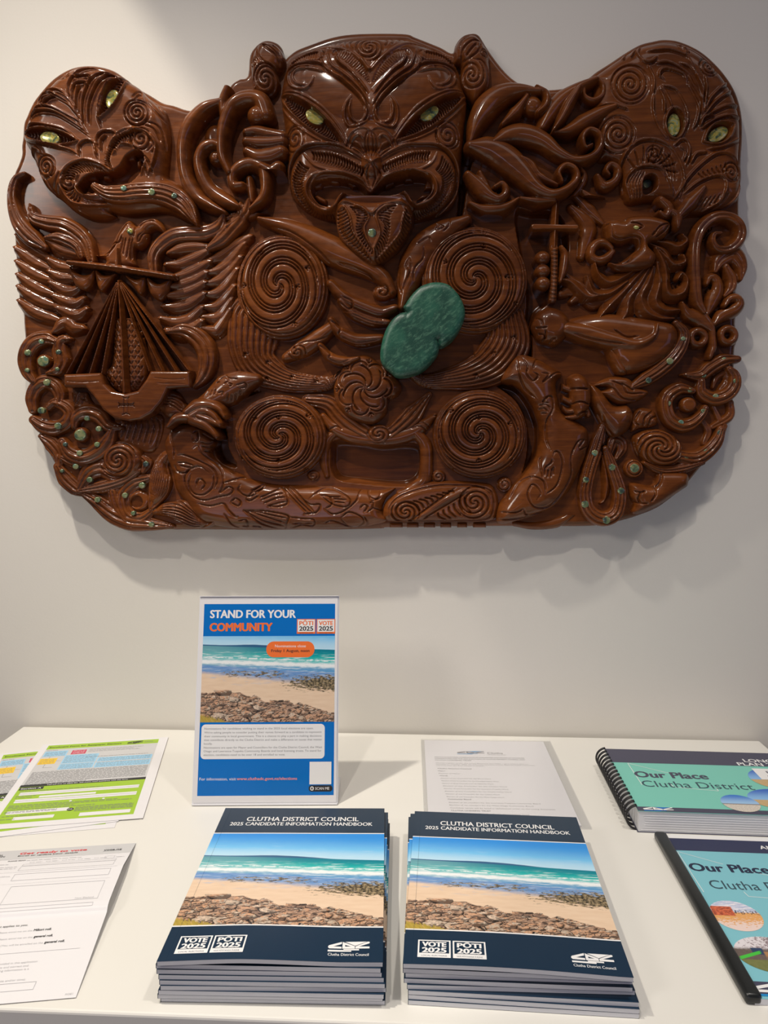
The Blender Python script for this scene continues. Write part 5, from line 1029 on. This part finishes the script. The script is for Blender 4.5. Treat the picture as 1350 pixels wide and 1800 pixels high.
# ------------------------------------------------------------------ upper left face
r = R(20, 95, 360, 405)
LF = np.concatenate([P('T1', '200,870 215,780 270,640 340,500 480,340 600,235 750,172 930,187 1100,232 1240,312 1340,375'), P('T2', '250,62 370,155 405,250 425,400 415,560 405,700 440,722 510,765 570,850 645,1000 672,1112 560,1062 400,992 250,1002 100,1012 -40,992'), P('T3', '1110,425 1000,466 850,456 700,382 560,262 480,205 400,120 340,0'), P('T1', '330,1200 300,1120 250,1010 205,930')])
r.poly(LF, 38, 30, 36)
RB = ['360,480 430,440 560,440 660,500 740,600 795,730', '330,535 470,470 600,520 700,590 780,700', '400,590 450,510 540,480', '440,590 490,530 560,510', '280,640 400,600 540,630 680,700 800,770 860,850', '270,720 310,670 420,650 550,670 700,750 830,840 880,885', '700,520 690,400 740,300 830,215 950,188', '740,570 728,450 780,380 880,370', '770,650 770,500 800,410', '830,780 830,560 870,420 920,330 1000,265 1120,245', '885,770 890,600 930,470 990,360 1080,285 1165,295', '735,320 850,300 905,305', '1010,830 980,680 1000,530 1060,430 1150,350 1260,310', '800,1100 795,1000 860,950 940,975 970,1120', '985,1020 970,920 1030,860 1120,858 1175,900', '1010,1050 1010,950 1065,890', '640,1330 640,1260 720,1180 850,1140 1000,1180 1100,1245', '1110,1250 1070,1140 1110,1010 1180,920 1300,860 1420,850', '260,1120 330,1010 430,1080', '300,1130 340,1300', '240,800 330,780 480,800 640,840 760,920', '210,900 350,960 500,990 700,1040 770,1080']
for i, q in enumerate(RB):
    r.rib(P('T1', q), 2.8, 4.2); r.groove(P('T1', q)+np.array([2.5, 3.5]), 1.7, 2.4)
    if i < 12: r.rib(P('T1', q)+np.array([4.5, 6.5]), 1.7, 2.4)
for a_ in range(-170, 20, 19): r.groove(np.array([P('T1', '610,340')[0], P('T1', '590,300')[0]+18*np.array([math.cos(math.radians(a_)), math.sin(math.radians(a_))])]), 1.5, 2.8, smooth=False)
for (cx, cy, L, wd, rot) in ((88, 242, 53, 14, 9), (199, 168, 48, 13, -63)):
    A_ = almond(cx, cy, L, wd, rot); r.hole(A_, 58, 5, False); r.rib(np.r_[A_, A_[:1]], 3.2, 4.5, smooth=False, taper=False); B_ = almond(cx, cy, L*.86, wd*.72, rot); r.rungs(B_[1:16], B_[::-1][:15], 15, 1.5, 3.2, 3)
r.disc(87, 242, 19, 13, 56, 7, 6, 9); r.disc(197, 174, 19, 12.5, 56, 7, 6, -75)
for cx, cy, rad, tn in ((82.6, 294, 18, 2.4), (243, 200, 22, 3.2), (249, 246, 18, 2.2), (122.7, 320, 15, 2.2)): r.spiral(cx, cy, rad, rad*1.05, 1, tn, .2, 1, 4, 1.9, (0.0,)); r.groove(arc(cx, cy, rad, rad*1.05, 0, 360), 1.8, 3)
r.grooves([P('T2', q) for q in ('150,100 190,30 210,90', '170,120 200,60', '200,0 260,130 400,280', '230,20 320,130 390,230', '250,300 330,310 380,370 400,500', '230,320 320,350 370,450', '300,540 330,500 320,450', '270,530 310,480', '250,640 270,700 280,730', '270,600 300,660', '250,560 290,620 310,700')], 1.8, 3.0)
r.rib(P('T2', '-30,500 50,390 150,355 270,385 335,470 320,600 270,725'), 3.5, 5); r.rib(P('T2', '0,560 60,480 140,480 220,530 250,620 225,720'), 2.8, 4)
r.rib(P('T3', '620,20 612,150 660,260 760,330 950,352 1090,330'), 3.5, 5); r.rib(P('T3', '800,20 760,120 790,220 900,262 1000,262'), 2.8, 4); r.grooves([P('T3', '840,%d 950,%d 1060,%d' % (285+k*22, 310+k*14, 300+k*6)) for k in range(3)], 1.6, 2.8)
r.rungs(P('T1', '650,1330 680,1250 760,1190 880,1180 1000,1220'), P('T1', '740,1330 770,1290 840,1260 930,1260 1040,1260'), 15, 1.6, 3.2, 2); r.rungs(P('T2', '0,500 60,410 150,385'), P('T2', '30,520 80,460 150,450'), 10, 1.6, 3.2, 2); r.rungs(P('T3', '640,180 690,270 770,310'), P('T3', '720,150 750,230 800,270'), 6, 1.6, 3, 2)
r.rungs(P('T1', '1120,1230 1090,1130 1130,1010'), P('T1', '1060,1190 1060,1110 1100,1020'), 10, 1.5, 3, 0)
r.grooves([P('T3', q) for q in ('400,60 440,160 500,220', '440,60 480,150 540,220', '520,180 560,100 600,20', '560,220 590,140', '480,20 520,60')], 1.8, 3)
r.hole(P('F', '138,332 148,314 168,304 195,302 212,292 224,274 242,264 254,272 256,290 246,308 232,322 210,332 188,336 164,342 148,344'), 34, 6); W_(r, 'carved_face', 62)
for t_, q in (('T1', '1260,1060 1340,1040 1340,1140 1270,1150'), ('T1', '860,1290 960,1280 960,1340 860,1340'), ('T2', '180,600 215,590 215,650 185,650'), ('T1', '1020,1280 1090,1270 1090,1330 1020,1330'), ('T3', '820,240 870,200 920,230 900,250')):
    t = NEW(t_, q, step=1.0); t.poly(P(t_, q), 46, 8, 4, smooth=False); W_(t, 'tooth', 52, 30)
r = strands('t', 'T2', [('-150,800 -60,850 60,860 200,845 330,845 450,875 560,950 660,1100', [7, 15, 18, 18, 19, 19, 14, 3])], 60, 14, 74, n=5, rd=2.4); W_(r, 'carved_tongue', 66)
studs('T2', 76, [(75, 810, 5), (295, 840, 6), (475, 870, 5)])
eye(87, 242, 17, 11, 9, 66, lab='yellow green shell left eye of the upper left face'); eye(197, 174, 17, 10.5, -75, 66, lab='pale shell right eye of the upper left face')
# ------------------------------------------------------------------ scrolled hand left of the head
r = R(305, 150, 505, 400)
for q, ws, z in (('890,5 855,100 855,210', [9, 11, 9], 40), ('840,115 710,160 600,270 545,400 535,560 560,720 640,860 750,935 880,1000', [10, 15, 17, 15, 14, 14, 16, 13, 4], 40), ('1200,230 1150,110 1040,95 940,150 885,260 855,400 860,560 915,690', [16, 18, 17, 15, 14, 12, 11, 8], 48)): r.band(P('T2', q), ws, z, 28)
r.disc(*P('T2', '1130,235')[0], 18, 18, 56, 20, 16); r.disc(*P('T2', '760,360')[0], 20, 26, 30, 16, 18); W_(r, 'carved_scroll', 66)
r = R(335, 240, 430, 385); r.band(P('T2', '840,560 850,500 790,460 710,490 670,580 690,700 750,810 850,890 990,960'), [8, 11, 12, 12, 12, 13, 16, 15, 5], 46, 24); r.disc(*P('T2', '800,560')[0], 14, 14, 46, 16, 12); W_(r, 'carved_scroll', 62)
r = R(395, 270, 480, 385); r.band(P('T2', '1010,790 950,790 935,720 985,645 1080,610 1175,650 1200,760 1180,880 1080,980'), [9, 11, 12, 13, 14, 13, 11, 10, 4], 48, 24); r.band(P('T2', '1060,720 1070,800 1080,900'), [7, 9, 5], 44, 14); W_(r, 'carved_scroll', 64)
r = R(420, 205, 510, 300); 
for q, ws in (('1050,370 1120,360 1220,380 1330,400', [9, 13, 13, 12]), ('1050,440 1130,450 1230,450 1330,440', [10, 14, 14, 12]), ('1055,520 1140,560 1240,550 1320,520', [10, 17, 18, 14]), ('1170,640 1240,680 1300,640', [10, 15, 12])): r.band(P('T2', q), ws, 52, 22)
W_(r, 'carved_finger', 66)
r = R(395, 375, 505, 440); r.band(P('T2', '900,1050 1050,1010 1200,950 1350,960'), [6, 14, 16, 10], 40, 16, n=3, rd=2.4); W_(r, 'carved_shoulder', 50)
# ------------------------------------------------------------------ right hand scrolls beside the head
r = R(795, 125, 1085, 380)
for q, ws, z in (('740,440 830,290 930,180 1060,95 1200,30', [12, 18, 18, 13, 8], 40), ('820,500 960,470 1110,385 1250,310 1360,265', [3, 14, 18, 16, 8], 42), ('815,505 900,380 970,250 1050,120', [2, 9, 11, 6], 50), ('130,575 190,390 300,225 430,145 580,130 720,150', [7, 17, 24, 22, 15, 6], 46), ('400,430 520,310 610,190', [6, 13, 6], 46), ('690,110 775,170 770,260 700,330', [5, 9, 9, 5], 46)): r.band(P('R1', q), ws, z, 28)
r.disc(*P('R1', '660,255')[0], 19, 19, 50, 20, 16); r.band(P('R1', '1100,110 1105,170 1180,205 1255,160 1262,80 1215,15'), [5, 6, 7, 7, 6, 4], 50, 14); W_(r, 'carved_scroll', 66)
r = R(835, 215, 1075, 300); r.band(P('R1', '330,575 480,500 620,500 760,560 880,660 1020,725 1170,690 1240,590 1215,500 1140,470 1085,530 1105,620 1160,600'), [9, 19, 22, 21, 18, 14, 12, 10, 9, 8, 8, 7, 4], 50, 26); W_(r, 'carved_scroll', 70)
r = R(815, 235, 1035, 370)
for q, ws, z in (('130,600 300,620 430,690 560,810 690,950 820,1010 950,970 1035,880 1015,800 940,770 880,830 905,905', [12, 24, 27, 27, 23, 17, 13, 10, 9, 8, 8, 5], 52), ('540,680 640,740 720,850 870,930', [3, 11, 11, 4], 46), ('560,1040 700,1060 850,1060', [5, 10, 6], 44)): r.band(P('R1', q), ws, z, 26)
W_(r, 'carved_scroll', 72)
r = R(812, 285, 920, 375)
for q, ws, z in (('110,850 190,930 280,1020 370,1060 435,1000 400,930 335,960', [9, 15, 17, 13, 10, 8, 5], 50), ('130,1090 250,1135 420,1120 540,1050', [6, 12, 12, 5], 44), ('210,830 250,920 300,990', [6, 11, 6], 46)): r.band(P('R1', q), ws, z, 24)
W_(r, 'carved_scroll', 66)
r = R(1000, 245, 1110, 345); r.band(P('R1', '1060,790 1100,860 1060,960 980,1060'), [5, 9, 9, 4], 40, 18); r.band(P('R2', '0,1250 60,1330 150,1290 180,1200 120,1150 75,1200 100,1240'), [6, 11, 10, 9, 8, 7, 4], 42, 18); r.band(P('R1', '1080,1000 1200,1080 1350,1110'), [6, 14, 12], 42, 18); r.band(P('R1', '1000,1040 1080,1140 1190,1230'), [7, 9, 4], 44, 12); W_(r, 'carved_scroll', 54)
# ------------------------------------------------------------------ upper right face
r = R(1040, 55, 1318, 392)
RF = np.concatenate([P('F', '1048,128 1075,107 1102,89 1127,75 1150,69 1168,66 1191,68 1216,77 1237,89 1257,107 1276,128 1291,152 1301,176 1307,205 1308,237 1306,268 1307,290 1308,312'), P('R2', '1225,1430 1100,1510 960,1562 800,1575 690,1600 620,1490 450,1455 290,1472 225,1390 195,1180 100,1110 20,1090 0,900 -30,700 -20,450')])
r.poly(RF, 36, 28, 34)
RB = ['415,195 520,188 620,190 740,240 800,330 815,390', '380,110 340,200 380,280 450,290 500,250', '480,300 600,300 740,385 800,480 870,600 880,720', '560,440 515,400 545,355 620,358 720,400 755,470', '750,480 800,560 850,680 830,800 800,860', '690,300 780,350 850,450 885,580', '820,390 870,500 882,640', '900,400 915,520 890,720', '890,730 950,600 1050,500 1130,430', '895,745 980,640 1080,560 1170,495', '900,765 1000,700 1130,650 1240,635', '860,840 900,760 985,740', '860,860 1000,775 1120,742 1245,740', '510,510 555,600 560,730', '530,500 590,580 628,680', '545,490 650,530 725,640 755,760 740,870', '470,560 465,700 505,830 605,970', '690,120 745,180 735,235', '740,150 780,200', '640,1000 700,950 755,970 772,1050 740,1170', '690,1010 740,1060 720,1130', '780,1150 830,1070 920,1055', '690,1440 725,1290 690,1130 600,1010 470,950 330,970 230,1070 200,1200 230,1390', '285,1430 245,1290 300,1205 400,1172 520,1190 600,1285 640,1410', '650,1450 760,1270 900,1130 1020,1062 1140,1080 1230,1180 1240,1300 1180,1440 1060,1515', '720,1410 850,1305 1000,1252 1085,1300 1050,1450 900,1545', '920,1030 1050,1010 1150,960 1230,910', '240,180 280,140', '420,320 470,430 465,560', '0,650 120,650 250,690', '220,250 250,180', '280,240 350,120']
for q in RB: r.rib(P('R2', q), 2.8, 4.0); r.groove(P('R2', q)+np.array([2.5, 3.5]), 1.7, 2.2)
for cx, cy, rad, tn in ((1107, 149.6, 33, 3.2), (1086, 237, 31, 3.4), (1247, 116, 18, 2.2), (1149, 272, 14, 1.6), (1286, 303, 16, 2.0)): r.spiral(cx, cy, rad, rad*1.05, 1, tn, .2, -1, 3.8, 1.9, (0.0,)); r.groove(arc(cx, cy, rad, rad*1.05, 0, 360), 1.8, 2.6)
for k in range(8):
    a0 = math.radians(195+k*21); c_ = P('R2', '450,1230')[0]; r.groove(np.array([c_+np.array([27*math.cos(a0), 17*math.sin(a0)]), c_+np.array([38*math.cos(a0+.25), 33*math.sin(a0+.25)]), c_+np.array([48*math.cos(a0+.3), 50*math.sin(a0+.3)])]), 2.0, 3.6)
for k in range(7): r.groove(P('R2', '%d,%d %d,%d %d,%d' % (850+k*38, 1230-k*14, 870+k*36, 1260-k*12, 905+k*34, 1275-k*10)), 1.9, 3.4); r.groove(P('R2', '%d,%d %d,%d' % (830+k*40, 1530-k*10, 890+k*38, 1440-k*8)), 1.6, 2.4)
for k in range(4): r.groove(P('R2', '%d,1425 %d,1310 %d,1215' % (300+k*25, 280+k*25, 330+k*22)), 1.8, 3)
for k in range(4): r.groove(P('R2', '%d,1300 %d,1150 %d,1060' % (660-k*25, 640-k*30, 590-k*30)), 1.8, 3)
for cx, cy, rx, ry, rot in ((1184.8, 219, 17, 27, 0), (1262.6, 235.6, 26, 18, -30)): r.hole(almond(cx, cy, max(rx, ry), min(rx, ry)*.9, rot if rx > ry else 85), 54, 5, False); r.rib(arc(cx, cy, rx, ry, 0, 360, 40) if rx < ry else np.r_[almond(cx, cy, 32, 18, rot), almond(cx, cy, 32, 18, rot)[:1]], 3, 4.5, taper=False)
r.hole(P('R2', '380,1330 400,1260 470,1235 510,1280 500,1360 430,1400 390,1390'), 40, 4); r.hole(P('R2', '10,1400 120,1410 230,1400 240,1460 100,1470'), 20, 4); W_(r, 'carved_face', 60)
eye(1184.8, 219, 11, 20, 0, 60, lab='blue green shell left eye of the upper right face'); eye(1262.6, 235.6, 19, 11.5, -30, 60, lab='yellow green shell right eye of the upper right face')
eye(*P('R2', '425,1315')[0], 8, 7, -30, 46, 'shell_inlay', 'pale shell in the lip of the upper right face')
r = strands('t', 'R2', [('690,1590 780,1490 900,1350', [7, 13, 7]), ('540,1450 610,1520 580,1590 530,1560', [8, 10, 8, 5]), ('630,1550 680,1590 680,1680', [7, 11, 6])], 54, 18, 66, n=0); W_(r, 'carved_tongue', 66)
# ------------------------------------------------------------------ lion with a sword
r = R(975, 545, 1210, 670); r.poly(P('F', '985,585 1000,560 1060,548 1130,556 1180,564 1197,582 1192,612 1165,638 1135,652 1100,658 1078,640 1060,612 1010,600'), 42, 26, 28)
r.band(P('R3', '430,1070 600,1110 800,1165 980,1195 1110,1130 1140,1040'), [14, 19, 18, 15, 9, 4], 50, 24); r.grooves([P('R3', '480,1110 650,1160 900,1200'), P('R3', '800,1080 900,1140 1000,1130')], 2, 3); W_(r, 'lion_body', 62)
def mane(tile, items, z, h): return strands('m', tile, items, z, h, 60, n=0, prof='ridge')
r = mane('R3', [('1020,560 900,650 780,700 690,640 660,550', [5, 10, 12, 10, 4]), ('920,690 770,790 650,780 595,650', [5, 11, 11, 3]), ('720,800 600,810 470,700 370,670', [5, 13, 12, 4]), ('1050,590 960,690 880,780 770,890 690,985', [7, 13, 14, 13, 4]), ('1085,590 1010,720 930,830 905,950 820,1060', [7, 14, 16, 14, 3]), ('1120,580 1080,700 1025,820 1070,930 1180,985 1290,985', [7, 14, 15, 14, 10, 3]), ('1150,550 1170,700 1140,850 1210,920 1330,920', [7, 13, 14, 13, 5]), ('1090,395 1200,450 1260,540 1340,570', [5, 11, 11, 5]), ('1140,430 1200,540 1230,680', [9, 12, 8])], 46, 16); W_(r, 'lion_mane', 60)
r = mane('R4', [('180,380 330,405 440,440 525,375 480,315', [5, 9, 11, 10, 6]), ('230,480 320,560 400,630 505,600 490,530', [6, 10, 11, 9, 5]), ('240,530 300,700 310,890 380,955 490,920 530,800 480,720 430,780', [6, 11, 12, 13, 12, 11, 8, 4])], 46, 16); W_(r, 'lion_mane', 58)
r = R(1055, 370, 1190, 480, 1.0); r.poly(P('R3', '733,250 755,208 830,195 885,205 925,172 1050,160 1170,180 1262,225 1240,320 1170,370 1090,400 1150,480 1120,570 1000,610 880,610 800,580 775,535 850,540 940,480 1000,420 960,370 880,392 780,372 745,330'), 52, 24, 17)
r.grooves([P('R3', q) for q in ('785,285 800,340 860,360 950,340 1010,360 1015,430 960,480 920,540 850,560', '735,260 770,240', '880,200 900,215', '930,240 985,245 1030,270', '950,270 985,290 1030,270', '1110,340 1160,270 1250,235', '1130,350 1200,300 1250,240', '1120,310 1100,340', '760,370 880,400 960,390 980,420', '820,500 880,500')], 1.7, 3.2); W_(r, 'lion_head', 68)
eye(*P('R3', '985,268')[0], 5, 3.4, 10, 77, 'shell_eye', 'grey shell eye of the lion')
r = R(1030, 415, 1085, 470); r.band(P('R3', '790,430 750,390 690,385 640,430 630,490 680,525 750,510 800,460'), [6, 8, 9, 9, 9, 9, 9, 7], 44, 16); W_(r, 'lion_tongue', 56)
r = R(930, 530, 1010, 612); r.poly(P('R3', '165,1040 200,950 250,905 310,888 390,910 455,970 475,1060 425,1150 350,1205 280,1190 215,1170 185,1110'), 46, 28, 24)
r.grooves([P('R3', '190,1060 230,1065 275,1060'), P('R3', '190,980 230,1010 240,1050'), P('R3', '240,1170 265,1130 260,1080'), P('R3', '300,1185 320,1150 350,1150'), P('R3', '210,1110 250,1120 270,1150')], 2, 4); W_(r, 'lion_paw', 66)
r = R(935, 350, 1020, 445, 1.0); r.band(P('R3', '352,70 342,250 335,425'), [6, 7, 7], 54, 10, 'ridge', smooth=False); W_(r, 'sword_blade', 62)
r = R(935, 385, 1020, 412, 1.0); r.band(P('R3', '175,262 340,262 510,265'), [7, 6, 6], 58, 9, 'flat', smooth=False); W_(r, 'sword_guard', 66)
r = R(960, 428, 992, 532, 1.0); r.band(P('R3', '338,425 340,560 336,700 325,845'), [7, 6.5, 6.5, 7], 54, 10, 'round', hp=7, hd=3); W_(r, 'sword_grip', 62)
r = R(935, 425, 1000, 520)
for q in ((250, 500), (250, 605), (252, 705)): r.disc(*P('R3', '%d,%d' % q)[0], 14, 13, 50, 16, 12)
r.band(P('R3', '395,420 425,480 415,590 385,690'), [5, 9, 9, 4], 50, 16); W_(r, 'sword_hand', 64)
r = strands('d', 'R3', [('470,110 560,190 610,280 580,400 550,500', [8, 12, 15, 13, 8]), ('500,20 600,110 720,240', [7, 12, 5]), ('380,800 460,770 540,800 470,860', [8, 14, 12, 6]), ('540,830 640,870 740,850', [5, 13, 8]), ('420,640 520,720 640,780', [5, 11, 5])], 36, 14, 48, n=0); W_(r, 'carved_drapery', 46)
# belt with studs
r = strands('b', 'F', [('1190,566 1205,584 1200,608 1184,631 1160,652 1136,667 1112,680', [5, 10, 12, 13, 13, 12, 5])], 52, 12, 62, n=4, rd=2.6); W_(r, 'studded_belt', 62); studs('R6', 65, [(515, 225, 5.2), (690, 68, 6)]); studs('R4', 64, [(490, 1410, 4)])
# hindquarters
r = R(1030, 640, 1185, 780); r.poly(P('R5', '700,420 800,470 900,590 1010,590 1060,680 1010,800 905,855 820,780 750,660 705,560'), 42, 26, 26); r.grooves([P('R5', '800,670 830,760 900,850'), P('R5', '770,660 810,740')], 2, 3.4); W_(r, 'lion_leg', 56)
r = R(1065, 595, 1125, 665); r.poly(P('R5', '840,140 900,140 970,220 1010,320 990,360 920,350 860,250'), 46, 20, 16); W_(r, 'lion_knee', 58)
r = R(990, 645, 1045, 742, 1.0); r.poly(P('R5', '535,400 560,355 620,340 690,385 722,480 715,600 660,690 600,690 565,630 550,540'), 50, 24, 18); r.grooves([P('R5', '535,470 600,465 690,470'), P('R5', '560,590 620,570 700,590'), P('R5', '600,690 640,650 700,640')], 2.2, 4.4)
for q in ('450,370 470,430 545,470', '455,470 490,530 555,570', '490,600 530,640 580,640', '520,690 570,690 620,680', '690,620 700,670'): r.band(P('R5', q), [3, 6, 6], 48, 14)
W_(r, 'lion_paw', 64)
r = R(1040, 655, 1150, 720); r.poly(P('R5', '740,440 860,372 1000,372 1085,440 1180,490 1100,560 960,592 860,550 785,490 850,455'), 46, 16, 14); r.grooves([P('R5', '790,490 880,460 960,540 1090,560'), P('R5', '860,400 960,440 1000,500 1150,500'), P('R5', '950,420 1050,480')], 2, 3.4); W_(r, 'carved_leaf', 56)
r = R(1105, 705, 1165, 765); r.poly(P('R6', '375,645 380,540 440,450 560,470 598,560 570,605 450,625'), 40, 16, 14); r.grooves([P('R6', '470,600 480,530 560,470'), P('R6', '510,610 530,540 590,520'), P('R6', '440,600 400,560 450,470')], 2, 3.4); W_(r, 'carved_drapery', 52)
# large patterned limb on the right
r = R(870, 615, 1045, 925); r.poly(P('R5', '125,200 260,205 400,275 500,340 450,420 470,560 505,650 640,735 705,800 695,960 640,1110 565,1260 480,1360 380,1430 250,1485 0,1540 -25,1420 70,1270 190,1130 280,1000 312,850 300,720 230,560 120,445 0,395'), 40, 28, 30)
r.grooves([P('R5', q) for q in ('130,210 140,330 190,460 280,545', '165,210 210,290 200,350 250,405 292,365 250,335', '310,340 375,355 330,415 440,340 540,350', '250,310 280,240 340,230', '330,540 400,530 412,620 362,720 358,860 390,955', '370,530 330,570 380,580', '300,600 350,590 390,620', '300,630 340,620 370,650', '320,660 360,660', '405,1000 420,965 455,970 482,1060 440,1220 350,1300', '330,1175 308,1060 320,1000', '690,870 610,880 550,1000 552,1150 480,1290 380,1395 260,1395 208,1300 250,1220 312,1285 280,1340', '660,870 610,930', '690,920 620,950', '70,1340 150,1210 250,1160 335,1200 352,1300', '340,1160 350,1090 395,1050 400,1020', '362,1172 372,1100', '390,1170 402,1090', '410,1150 412,1080', '-20,1500 150,1490 350,1440', '180,1410 210,1460 360,1440', '0,1440 120,1440 180,1410')], 1.8, 3.2); W_(r, 'carved_limb', 58)
r = R(900, 905, 1020, 932); r.band(P('F', '905,920 940,924 980,918 1010,900'), [6, 8, 10, 6], 32, 10); W_(r, 'carved_edge', 38)
# ------------------------------------------------------------------ lower right curls with shell studs
r = strands('s', 'R6', [('145,600 95,780 45,930 10,1070 0,1180 25,1280 90,1345 175,1362 250,1320 282,1230 282,1120 245,1000 205,890 165,780', [6, 12, 13, 13, 13, 13, 13, 13, 13, 13, 12, 11, 10, 5])], 42, 14, 52, n=4, rd=2.8); W_(r, 'studded_loop', 54)
r = R(1048, 800, 1078, 890); r.band(P('R6', '130,840 160,980 170,1090 150,1200 120,1230'), [3, 9, 11, 10, 4], 36, 12, 'ridge'); W_(r, 'carved_drop', 44)
r = R(1062, 765, 1110, 850); r.band(P('R6', '190,850 230,720 290,730 300,790 250,870'), [5, 11, 12, 11, 5], 36, 12, n=3, rd=2.2); W_(r, 'carved_loop', 46)
r = R(1095, 805, 1150, 850); r.disc(*P('R6', '395,950')[0], 18, 17, 40, 12, 8); r.groove(arc(*P('R6', '398,946')[0], 12, 11.5, 0, 360), 1.8, 3.4, taper=False); W_(r, 'shell_boss', 50)
studs('R6', 56, [(75, 820, 5.5), (2, 1040, 5.5), (-5, 1240, 6.5), (170, 1370, 7), (288, 1130, 6), (217, 937, 6)]); studs('R6', 53, [(400, 945, 8)])
r = R(1095, 820, 1216, 912); r.poly(P('R6', '360,1090 400,1062 540,1085 580,1000 625,968 830,980 847,1080 800,1125 700,1190 590,1260 430,1325 375,1305 395,1240 365,1180'), 38, 22, 20); r.grooves([P('R6', q) for q in ('390,1130 440,1140 480,1130', '380,1220 440,1230 500,1230', '540,1085 560,1150 520,1220', '580,1010 560,1080', '440,1140 420,1190 440,1230', '620,980 600,1060 560,1110')], 2, 4); W_(r, 'lion_paw', 50)
r = R(1110, 750, 1212, 828, 1.1); r.poly(P('R6', '395,690 470,640 590,622 700,650 780,720 808,800 790,880 720,930 620,942 520,915 440,850 400,770'), 42, 20, 22); r.spiral(*P('R6', '612,778')[0], 42, 35, 5, .85, 0, -1, 4.2, 2.2, (0.0,), r0=.12); r.groove(P('R6', '405,690 470,650 590,632 700,660 775,725 798,800 780,870 715,918 620,930 525,905 450,845 412,770'), 1.8, 3, closed=True); W_(r, 'carved_spiral', 56)
r = strands('b', 'R6', [('770,850 900,868 1000,815 1080,725 1115,630', [12, 14, 13, 12, 8]), ('480,900 620,960 780,950 960,900', [4, 9, 10, 5])], 40, 14, 50, n=4, rd=2.6); W_(r, 'studded_curl', 50)
r = strands('c', 'R6', [('880,310 780,290 690,345 662,430 700,540 790,595 880,575 960,500 985,450', [6, 11, 13, 13, 13, 13, 12, 10, 6])], 44, 15, 56, n=3, rd=2.8); r.disc(*P('R6', '845,425')[0], 15, 14, 46, 12, 6); W_(r, 'studded_curl', 56)
r = strands('c', 'R6', [('1250,50 1140,60 1030,120 940,185 790,180', [7, 13, 13, 10, 2]), ('950,230 955,320 1050,375 1160,345 1225,270 1225,180 1180,130', [8, 12, 13, 13, 13, 12, 6])], 42, 15, 54, n=3, rd=2.8); r.band(P('R6', '1060,280 1090,200 1160,160 1180,230 1110,300'), [4, 8, 9, 9, 4], 36, 10); W_(r, 'studded_curl', 54)
r = strands('l', 'R6', [('1040,430 1095,545', [5, 6]), ('1185,410 1180,520 1040,605', [8, 9, 6]), ('960,560 1005,640 970,740', [6, 8, 6]), ('1140,600 1110,680', [6, 6])], 36, 10, 44, n=2, rd=1.8); W_(r, 'carved_lattice', 44)
studs('R6', 52, [(825, 853, 4.2), (990, 810, 5), (1100, 655, 5)]); studs('R6', 61, [(612, 778, 5)]); studs('R6', 58, [(780, 572, 5), (675, 413, 5), (853, 305, 4.2), (965, 478, 4.2)]); studs('R6', 57, [(845, 425, 8.5)]); studs('R6', 56, [(1135, 55, 4.2), (967, 182, 4.4), (1065, 357, 5), (1230, 230, 4.6)])
# ------------------------------------------------------------------ leaf scroll at the right edge
r = strands('a', 'R4', [('705,1130 640,1000 620,800 612,600 625,400 690,235 820,130 960,120 1070,185 1105,290 1060,400 960,468 855,462 800,390 815,310 880,300', [6, 11, 12, 12, 12, 12, 12, 12, 12, 11, 11, 12, 11, 9, 7, 4])], 44, 20, 58, n=2, rd=2.4); W_(r, 'leaf_scroll', 58)
r = strands('a', 'R4', [('820,700 870,600 990,520 1060,560 1105,660 1090,790', [6, 16, 20, 18, 12, 4]), ('940,660 1000,780 990,880 920,960', [8, 12, 11, 4])], 40, 18, 52, n=2, rd=2.2); W_(r, 'carved_leaf', 52)
r = strands('a', 'R4', [('740,1150 800,1020 855,900 840,790 775,765 735,830', [5, 11, 13, 11, 9, 5]), ('820,1250 900,1165 1040,1100 1090,1035 1055,980 980,990 925,1060', [6, 11, 13, 11, 9, 8, 5]), ('475,1030 540,1140 680,1205 800,1330', [3, 13, 14, 5]), ('770,1600 805,1500 800,1400 785,1270 700,1130', [6, 8, 7, 6, 5])], 44, 16, 56, n=0); W_(r, 'carved_leaf', 56)
for cx, cy in ((650, 1400), (965, 1375)):
    c_ = P('R4', '%d,%d' % (cx, cy))[0]; r = R(c_[0]-26, c_[1]-26, c_[0]+26, c_[1]+26); r.band(arc(c_[0], c_[1], 12.5, 12.5, 20, 380, 30), 7.5, 44, 14); W_(r, 'leaf_ring', 54)
# ------------------------------------------------------------------ greenstone
r = NEW('M5', '30,510 715,1270', 6, 1.1)
r.poly(P('M5', '238,745 243,680 300,600 370,542 470,515 570,530 640,590 690,670 712,760 690,850 630,950 560,1010 512,1024 493,975 478,945'), 84, 9, 14); r.poly(P('M5', '238,755 160,785 92,870 52,980 35,1090 50,1170 120,1232 170,1266 280,1256 380,1212 460,1132 503,1060 495,985 440,920 330,820'), 84, 9, 14); r.poly(P('M5', '240,765 330,690 640,850 540,960 492,975 440,1010 110,880'), 84, 9, 12)
o = W_(r, 'greenstone_inlay', 92, 50, m_stone); o['label'] = 'mottled green two-lobed greenstone'
